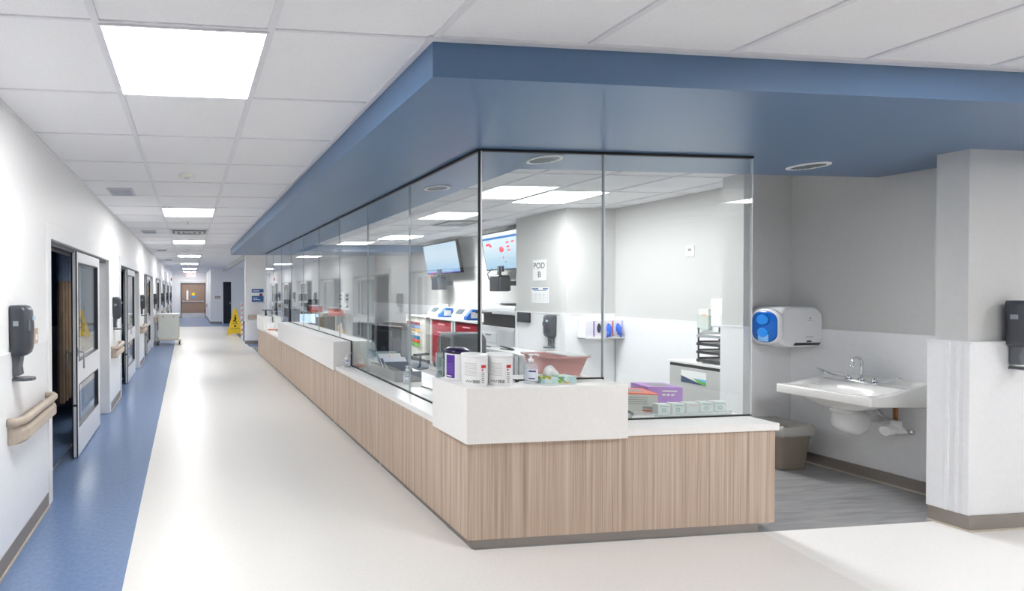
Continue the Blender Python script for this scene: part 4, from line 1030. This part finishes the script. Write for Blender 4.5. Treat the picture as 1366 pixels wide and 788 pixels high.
# ------------------------------------------------------------------ desk interior along the corridor side
# office chairs
def office_chair(loc, rz, label):
    t = thing('office_chair', label, 'chair', loc, rz, None)
    loops = []
    for y, sc in ((-.02, .97), (0, 1), (.04, 1), (.06, .97)):
        loops.append([(x * sc, y - .05 * (abs(x) / .24) ** 2, z) for x, z in [(p[0], p[1] * sc + .845) for p in rrect(.50, .58, .08, 5)]])
    obj('backrest', MB().loft(loops, smooth=False), MGREY, t, 0)
    obj('seat', MB().loft([rl(.46, .46, .08, .44, 0, -.24), rl(.50, .50, .1, .46, 0, -.24), rl(.50, .50, .1, .50, 0, -.24), rl(.44, .44, .08, .53, 0, -.24)]), MGREY, t)
    obj('back_support', MB().tube([(0, -.1, .42), (0, .08, .44), (0, .08, .75)], .025, 8), BLACK, t)
    obj('gas_lift', MB().cyl((0, -.24, .08), (0, -.24, .44), .03, 12), BLACK, t)
    b = obj('base', MB().tube([(0, -.24, .10), (.28, -.24, .06)], .02, 8), BLACK, t)
    for k in range(1, 5):
        a = k * 2 * PI / 5; obj('base_arm', MB().tube([(0, -.24, .10), (.28 * math.cos(a), -.24 + .28 * math.sin(a), .06)], .02, 8), BLACK, t)
    for k in range(5):
        a = k * 2 * PI / 5; x, y = .28 * math.cos(a), -.24 + .28 * math.sin(a); obj('caster', MB().cyl((x - .02, y, .03), (x + .02, y, .03), .03, 10), BLACK, t)
    for s in (-1, 1): obj('armrest', MB().tube([(s * .2, -.2, .46), (s * .28, -.2, .5), (s * .28, -.22, .66)], .015, 8).box(s * .28 - .03, -.36, .66, s * .28 + .03, -.1, .69), BLACK, t, .004)
    return t
office_chair((2.96, 5.0, 0), math.radians(-8), 'grey office chair behind the white canisters at the desk corner')
office_chair((2.98, 6.75, 0), math.radians(112), 'grey office chair beside the black monitors')
office_chair((2.95, 9.6, 0), math.radians(185), 'grey office chair far along the station behind the long ledge')

def desk_monitor(loc, rz, label, lit=False, w=.52, h=.33, m=None):
    t = thing('desk_monitor', label, 'monitor', loc, rz, None)
    obj('casing', MB().box(-w / 2, 0, .12, w / 2, .03, .12 + h), m or BLACK, t, .006)
    obj('rear_bulge', MB().box(-w / 4, .03, .17, w / 4, .055, .07 + h), m or BLACK, t, .01)
    obj('display', MB().box(-w / 2 + .012, -.0015, .135, w / 2 - .012, 0, .105 + h), mat('lit_screen', (200, 222, 244), .3, emit=.5) if lit else mat('dark_screen', (28, 34, 42), .15), t)
    obj('stand', MB().box(-.03, .03, .01, .03, .06, .25), CHAR, t); obj('foot', MB().box(-.12, -.06, 0, .12, .12, .012), CHAR, t, .003)
    return t
desk_monitor((2.23, 5.26, .716), math.radians(118), 'black desk monitor nearest the document tray, in front of the long ledge end', w=.40, h=.36)
desk_monitor((2.31, 6.12, .716), math.radians(150), 'mid grey desk monitor behind the near end of the long ledge', w=.34, h=.34, m=mat('mid_grey_plastic', (128, 131, 136), .4))
desk_monitor((2.42, 9.6, .716), 0, 'small desk monitor with a glowing white screen far along the station', lit=True, w=.42, h=.30)
desk_monitor((2.35, 8.2, .716), math.radians(200), 'dark monitor behind the middle of the long ledge', w=.40, h=.30)
desk_monitor((2.40, 11.2, .716), math.radians(20), 'dark monitor at the far end of the station counter', w=.46, h=.32)
# document sorter
t = thing('document_sorter', 'grey document tray holding folders and papers inside the glass', 'document tray', (2.02, 4.42, .716))
SG = mat('sorter_grey', (128, 130, 134), .4)
obj('front_wall', MB().box(-.07, 0, 0, -.055, .60, .10), SG, t, .003); obj('floor_plate', MB().box(-.055, 0, 0, .20, .60, .008), SG, t)
obj('end_wall', MB().box(-.055, 0, 0, .20, .012, .10).box(-.055, .588, 0, .20, .60, .10), SG, t)
def folder(y, lean, w, h, m, nm, dx=0):
    mb = MB(); mb.add([(dx - .04, y, .01), (dx + w - .04, y, .01), (dx + w - .04, y + lean, h), (dx - .04, y + lean, h)], [(0, 1, 2, 3)])
    o = obj(nm, mb, m, t); s = o.modifiers.new('s', 'SOLIDIFY'); s.thickness = .008; return o
folder(.16, .20, .24, .19, mat('folder_white', (232, 234, 240), .5), 'folder'); folder(.22, .20, .23, .17, DGREY, 'folder'); folder(.28, .2, .24, .21, WPLAS, 'folder')
folder(.34, .14, .22, .17, mat('folder_navy', (52, 66, 110), .4), 'folder'); folder(.40, .12, .22, .23, CLR, 'sleeve', -.01)
folder(.08, .22, .24, .15, BLACK, 'folder')
obj('pencil', MB().cyl((.02, .36, .13), (.09, .48, .22), .004, 6), mat('orange_pencil', (236, 110, 60), .4), t)
t = thing('clear_stand', 'curved clear acrylic leaflet stand beside the long ledge inside the glass', 'stand', (1.96, 5.14, .716))
mb = MB(); A = [(0, 0, 0), (0, .0, .22)]; 
mb.loft([[(-.05, -.02 + .14 * (k / 8) ** 2, .03 + .26 * k / 8), (.12, -.02 + .14 * (k / 8) ** 2, .03 + .26 * k / 8), (.12, -.014 + .14 * (k / 8) ** 2, .03 + .26 * k / 8), (-.05, -.014 + .14 * (k / 8) ** 2, .03 + .26 * k / 8)] for k in range(9)])
obj('back', mb, CLR, t); obj('base', MB().box(-.05, -.1, 0, .12, .08, .008), CLR, t)
t = thing('orange_tray', 'flat orange tray on the counter beside the long ledge', 'tray', (1.98, 5.365, .716))
obj('tray', MB().loft([rl(.14, .12, .03, 0), rl(.16, .14, .03, .02), rl(.14, .12, .03, .02), rl(.13, .11, .03, .006)]), mat('orange_tray', (226, 142, 100), .4), t)
t = thing('open_binder', 'open dark binder with papers lying on the counter inside the glass', 'binder', (2.31, 4.05, .716), .1)
obj('cover', MB().prism([(-.2, 0), (.2, 0), (.2, .012), (.02, .05), (-.02, .05), (-.2, .012)], 'y', -.15, .15), CHAR, t, .003)
obj('pages', MB().prism([(.01, .052), (.19, .016), (.19, .022), (.01, .062)], 'y', -.14, .14), PAPER, t)
for k, (x, y, r) in enumerate(((2.08, 3.75, .1), (2.22, 3.5, -.25), (2.01, 3.40, .2))):
    t = thing('paper_sheet', ['loose white paper on the counter behind the corner glass', 'tilted white paper nearest the desk corner inside', 'white paper nearest the long glass screen at the corner'][k], 'paper', (x, y, .7165), r)
    obj('sheet', MB().box(-.11, -.14, 0, .11, .14, .002), PAPER, t)
    mb = MB()
    for q in range(8): mb.box(-.09, -.11 + q * .028, .002, .08 - (q % 3) * .03, -.107 + q * .028, .0026)
    obj('printed_lines', mb, mat('faint_print', (190, 192, 200)), t)

# yellow tote, red boxes, binder far along counter
t = thing('tissue_tote', 'yellow striped bag of supplies behind the long ledge', 'bag', (2.33, 7.30, .716))
obj('bag', MB().loft([rl(.12, .22, .03, 0), rl(.14, .26, .04, .12), rl(.13, .24, .03, .24)]), fabric_weave('yellow_stripe_bag', (206, 176, 70), (238, 222, 150), 30), t)
mb = MB()
for k in range(5): mb.tube([(-.03 + .02 * k, -.1 + .04 * k, .2), (-.05 + .02 * k, -.12 + .05 * k, .32 + .02 * (k % 2)), (-.02 + .02 * k, -.08 + .05 * k, .36)], [.03, .025, .008], 8)
obj('tissue_bundle', mb, fabric_weave('peach_tissue', (240, 206, 176), (250, 240, 232), 24), t)
for k, (x, y, c) in enumerate(((2.42, 8.75, (212, 52, 46)), (2.42, 7.45, (226, 120, 110)))):
    t = thing('sharps_container', ['red sharps box on a stand far along the counter', 'pale red sharps box on a stand above the yellow bag'][k], 'box', (x, y + .35, .716))
    obj('bin', MB().box(-.12, -.06, .46, .12, .06, .58), mat('sharps_red_%d' % k, c, .4), t, .01); obj('lid', MB().box(-.125, -.065, .58, .125, .065, .60), WPLAS, t, .005)
    obj('stand', MB().box(-.01, -.01, 0, .01, .01, .46).box(-.09, -.08, 0, .09, .08, .012), ALU, t)
t = thing('navy_binder', 'dark teal binder standing behind the long ledge', 'binder', (2.22, 8.6, .716)); obj('cover', MB().box(-.07, -.12, 0, .07, .12, .28), mat('teal_binder', (38, 60, 76), .4), t, .006); obj('spine_label', MB().box(-.04, -.122, .1, .04, -.12, .2), LGREY, t)
t = thing('paper_roll_cover', 'white covered device on the counter behind the near end of the long ledge', 'device', (2.36, 6.62, .716)); obj('body', MB().box(-.14, -.12, 0, .14, .12, .22), WPLAS, t, .03, 3); obj('slot', MB().box(-.10, -.122, .15, .10, -.119, .16), LGREY, t)
# sheet taped to glass
t = thing('glass_notice', 'white notice with dark round icons taped to the glass screen', 'sign', (1.885, 5.745, 1.47))
obj('sheet', MB().box(0, -.215, -.11, .002, .215, .11), PAPER, t)
mb = MB()
for yy in (-.12, .12):
    for k, z in enumerate((.065, .02, -.07)):
        mb.prism([(yy + .03 * math.cos(2 * PI * q / 12), z + .013 * math.sin(2 * PI * q / 12)) for q in range(12)], 'x', -.001, 0)
obj('round_icons', mb, mat('slate_icon', (58, 78, 96), .5), t)
# small white labels on inner side of the front glass near top (faint)
# far ledge clutter
t = thing('wipes_canister', 'white tub with orange lid ring on the far end of the counter', 'wipes tub', (1.79, 10.55, .716)); obj('tub', MB().lathe([(.07, 0), (.075, .01), (.075, .15), (.06, .16)]), WPLAS, t); obj('band', band(MB(), .0752, -180, 0, .0, .03, .001).loft([[(0, 0, .0)] * 3] * 2) if False else band(MB(), .0752, -180, 0, .005, .03, .001), mat('orange_ring', (236, 120, 90), .5), t); obj('lid', MB().lathe([(.077, .15), (.077, .17), (.05, .18)]), WPLAS, t)
dup(t, (1.98, 10.55, .716), 'white tub beside the orange ringed tub at the far counter end')
t = thing('black_bin_pole', 'dark clipboard holder on the far raised ledge', 'device', (1.80, 11.35, 1.0)); obj('stand', MB().box(-.02, -.03, 0, .02, .03, .12), BLACK, t, .004); obj('tray', MB().box(-.1, -.08, .12, .1, .08, .14), CHAR, t, .005)
# equipment at the far wall of the station
for k, (x, col, lb) in enumerate(((2.45, LGREY, 'tall pole mounted vital signs stand at the far station wall'), (3.15, WPLAS, 'second pole mounted vital signs stand at the far station wall'))):
    t = thing('vitals_stand', lb, 'medical stand', (x, 13.3, 0))
    obj('pole', MB().cyl((0, 0, .08), (0, 0, 1.5), .018, 10), ALU, t)
    for q in range(5):
        a = q * 2 * PI / 5; obj('leg', MB().tube([(0, 0, .10), (.26 * math.cos(a), .26 * math.sin(a), .05)], .015, 6), ALU, t); obj('caster', MB().sphere((.26 * math.cos(a), .26 * math.sin(a), .03), .03, 10, 6), BLACK, t)
    obj('monitor', MB().box(-.16, -.06, 1.25, .16, .06, 1.55), col, t, .02); obj('screen', MB().box(-.12, -.062, 1.31, .12, -.06, 1.50), mat('monitor_screen', (96, 110, 116)), t)
    obj('basket', MB().box(-.14, -.1, .85, .14, .1, 1.0), MGREY, t, .01)
t = thing('back_counter', 'grey counter along the far wall of the station', 'counter', (2.2, 13.68, 0)); obj('cabinet', MB().box(0, .02, 0, 3.2, .58, .84), LGREY, t); obj('top', MB().box(-.02, 0, .84, 3.22, .59, .88), WPLAS, t, .004)
for k in range(5):
    d_ = obj('door', MB().box(.02 + k * .635, .005, .08, .62 + k * .635, .02, .82), WPLAS, t, .003); obj('handle', MB().box(.55 + k * .635, -.01, .6, .565 + k * .635, .005, .74), ALU, d_)
desk_monitor((2.7, 13.95, .88), 0, 'black monitor standing on the far grey counter, left', w=.5); desk_monitor((3.6, 13.95, .88), .2, 'black monitor standing on the far grey counter, right', w=.5)

# ------------------------------------------------------------------ sink alcove
# wash basin (wall x=5.66), y 3.12..3.70
t = thing('wall_sink', 'white porcelain wall hung sink in the alcove', 'sink', (5.652, 3.40, 0))
Y0, Y1 = -.29, .30
XFr = -.535
mb = MB()
NX, NY = 36, 36
def smooth(a, b, x):
    x = max(0, min(1, (x - a) / (b - a))); return x * x * (3 - 2 * x)
def topz(u, v):
    """u 0 front..1 wall ; v 0..1 along y"""
    ledge = .05 * smooth(.56, .66, u) + .05 * smooth(.78, 1, u)
    e = min(v, 1 - v)
    side = .10 * max(0, (u - .15) / .85) ** 1.4 * (1 - smooth(.06, .12, e))
    base = .770 + max(ledge, side)
    du, dv = (u - .33) / .25, (v - .5) / .39
    q = (abs(du) ** 3 + abs(dv) ** 3) ** (1 / 3)
    if q < 1: base -= .11 * (1 - q ** 3)
    return base
vs = []; 
for i in range(NX + 1):
    for j in range(NY + 1):
        u, v = i / NX, j / NY; vs.append((XFr * (1 - u), Y0 + (Y1 - Y0) * v, topz(u, v)))
n1 = len(vs)
for i in range(NX + 1):
    for j in range(NY + 1):
        u, v = i / NX, j / NY; vs.append((XFr * (1 - u), Y0 + (Y1 - Y0) * v, .695 - .02 * u if True else 0))
fs = []; W_ = NY + 1
for i in range(NX):
    for j in range(NY):
        a = i * W_ + j; fs.append((a, a + W_, a + W_ + 1, a + 1)); b = n1 + a; fs.append((b, b + 1, b + W_ + 1, b + W_))
for i in range(NX):
    a, b = i * W_, n1 + i * W_; fs.append((a, b, b + W_, a + W_)); a += NY; b += NY; fs.append((a, a + W_, b + W_, b))
for j in range(NY):
    a, b = j, n1 + j; fs.append((a, a + 1, b + 1, b)); a += NX * W_; b += NX * W_; fs.append((a, b, b + 1, a + 1))
mb.add(vs, fs, 0, True)
o = obj('basin', mb, PORC, t, .012, 3)
mb = MB().loft([rl(.10, .14, .04, .60, -.30, .01), rl(.22, .28, .08, .63, -.30, .01), rl(.34, .42, .1, .675, -.29, .01), rl(.36, .44, .1, .70, -.29, .01)]); obj('bowl_underside', mb, PORC, t)
obj('drain', MB().lathe([(.02, .652), (.024, .655), (.018, .656)], (-.33, .005, 0)), CHROME, t)
fx, fy, fz = -.165, -.01, .818
fa = obj('faucet', MB().loft([[(fx + x, fy + y, z) for x, y in rrect(.05, .20, .024, 5)] for z in (fz, fz + .025)]).lathe([(.018, 0), (.018, .02), (.011, .03)], (fx, fy, fz + .02)), CHROME, t)
pts = [(fx, fy, fz + .03), (fx, fy, fz + .17)] + [(fx - .045 + .045 * math.cos(a), fy + .012 * math.sin(a) * 0 , fz + .17 + .045 * math.sin(a)) for a in [PI * q / 8 for q in range(1, 8)]] + [(fx - .092, fy, fz + .165), (fx - .092, fy, fz + .145)]
obj('spout', MB().tube(pts, .0095, 12).cyl((fx - .092, fy, fz + .15), (fx - .092, fy, fz + .132), .012, 12), CHROME, fa)
for s in (-1, 1):
    yy = fy + s * .075
    h = obj('wrist_blade', MB().lathe([(.016, 0), (.016, .02), (.01, .035)], (fx, yy, fz + .022), 14), CHROME, fa)
    mb = MB(); loops = []
    for k, (d, w, zz) in enumerate(((.0, .010, .040), (.045, .010, .040), (.09, .014, .048), (.125, .019, .064), (.155, .018, .080), (.175, .008, .088))):
        c = Vector((fx - d * .25, yy + s * d, fz + zz)); loops.append([c + Vector((a * w, 0, b * .004)) for a, b in ((-1, -1), (1, -1), (1, 1), (-1, 1))])
    obj('blade', mb.loft(loops), CHROME, h)
# trap cover + valve covers
mb = MB().cyl((-.33, .0, .655), (-.33, .0, .62), .045, 20); mb.lathe([(.062, .58), (.066, .585), (.066, .605), (.045, .622)], (-.33, 0, 0)); obj('tailpiece', mb, WPLAS, t)
mb = MB(); mb.loft([[(-.33 + (x + dx) , y, z) for x, y in rrect(w, d, r)] for (z, w, d, r, dx) in ((.395, .07, .06, .028, .09), (.41, .11, .09, .04, .09), (.445, .24, .12, .055, .08), (.50, .27, .125, .06, .08), (.57, .26, .12, .055, .08), (.60, .12, .10, .045, .03))]); obj('trap_cover', mb, WPLAS, t)
mb = MB(); mb.tube([(-.16, .0, .60), (-.10, .0, .56), (-.0, .0, .54)], [.045, .055, .045], 14); obj('waste_pipe', mb, WPLAS, t)
for s, nm in ((-1, 1),):
    yy = -.17
    obj('valve_cover', MB().lathe([(.03, .455), (.055, .46), (.05, .48), (.03, .51), (.026, .555)], (-.10, yy, 0)).tube([(-.10, yy, .475), (-.19, yy + .01, .47)], [.04, .036], 14), WPLAS, t)
    obj('supply_pipe', MB().cyl((-.10, yy, .55), (-.10, yy, .69), .009, 10).cyl((-.07, yy + .03, .52), (-.07, yy + .03, .69), .007, 8), mat('copper', (190, 130, 84), .3, metal=.9), t)
    obj('supply_hose', MB().tube([(-.10, yy + .02, .55), (-.14, yy + .06, .58), (-.2, yy + .08, .66), (-.2, yy + .1, .70)], .007, 8), ALU, t)
obj('valve_knob', MB().cyl((-.04, -.20, .47), (-.02, -.215, .47), .02, 12), CHROME, t)
obj('far_valve_cover', MB().tube([(.0, .2, .50), (-.07, .22, .49)], [.04, .022], 12), WPLAS, t)
obj('mixing_valve', MB().box(-.12, -.21, .665, -.05, -.08, .70), BLACK, t, .008)

# towel dispenser
t = thing('towel_dispenser', 'white paper towel dispenser with blue side window above the waste bin', 'towel dispenser', (5.44, 3.978, 1.07))
w, hgt, dep = .44, .37, .24
loops = []
for (y, s_) in ((0, 1.0), (-.17, 1.0), (-.21, .97), (-.235, .90)):
    loops.append([(x * (1 if s_ == 1 else s_ * 1.01), y, hgt / 2 + z * s_) for x, z in rrect(w, hgt, .10, 7)])
obj('housing', MB().loft(loops), mat('dispenser_white', (226, 227, 230), .25), t)
DB = mat('window_rim', (236, 237, 240), .2)
mb = MB(); xl = -w / 2
# blue side window: a rounded plate wrapping the left front
def wl(sc, dx): 
    return [(xl + dx + .0, -.125 + y * sc, hgt / 2 + z * sc) for y, z in rrect(.20, .29, .085, 7)]
obj('side_window', MB().loft([wl(1, .012), wl(1, -.012), wl(.9, -.02)]), mat('blue_window', (10, 100, 196), .12, coat=.4), t)
obj('window_rim', MB().loft([wl(1.12, .03), wl(1.12, -.008), wl(1.02, -.014)]), DB, t)
for zc_, rr in ((.245, .05), (.13, .045)):
    obj('paper_roll', MB().loft([[(xl - .0215 - (k * .002), -.115 + rr * q_ * math.cos(a), zc_ + rr * q_ * math.sin(a)) for a in [2 * PI * q / 20 for q in range(20)]] for k, q_ in ((0, 1), (1, .8))]), mat('roll_blue', (30, 140, 236), .3), t)
obj('inner_label', MB().box(xl - .0225, -.16, .05, xl - .021, -.08, .115), mat('label_blue', (130, 186, 236), .3), t)
obj('slot', MB().prism([(-.09, .022), (.17, .022), (.19, .046), (-.075, .046)], 'y', -.236, -.20), BLACK, t)
obj('sensor', MB().box(.045, -.238, .05, .095, -.222, .066), BLACK, t, .004)
obj('logo', MB().lathe([(.007, 0), (.007, .002)], seg=10), mat('brown_logo', (150, 110, 100), .5), t, loc=None).matrix_local = Matrix.Translation((.08, -.2355, .265)) @ Matrix.Rotation(PI / 2, 4, 'X')
obj('brand_text', MB().box(.055, -.2372, .243, .105, -.2352, .246).box(.035, -.2372, .095, .115, -.2352, .101), INKG, t)

# waste bin
t = thing('waste_bin', 'taupe waste bin with clear liner below the towel dispenser', 'waste bin', (5.285, 3.81, 0))
TB = mat('taupe_plastic', (160, 148, 134), .5)
mb = MB().loft([rl(.27, .22, .05, 0), rl(.29, .24, .05, .01), rl(.36, .29, .06, .36), rl(.38, .31, .065, .365), rl(.38, .31, .065, .385), rl(.35, .28, .06, .385), rl(.28, .23, .05, .02)]); obj('bucket', mb, TB, t)
mb = MB(); loops = []
for (w_, h_, z, am) in ((.368, .298, .30, .004), (.392, .322, .32, .006), (.40, .33, .37, .004), (.385, .315, .395, .004), (.345, .275, .392, .004), (.33, .26, .33, .006)):
    L_ = rl(w_, h_, .06, z); loops.append([(p[0] * (1 + .012 * math.sin(i * 2.7)), p[1] * (1 + .012 * math.cos(i * 3.1)), p[2] + am * 2 * math.sin(i * 1.9 + z * 40)) for i, p in enumerate(L_)])
obj('liner', mb.loft(loops, cap0=False, cap1=False), clear_plastic('bin_liner', (214, 213, 208), .7), t)
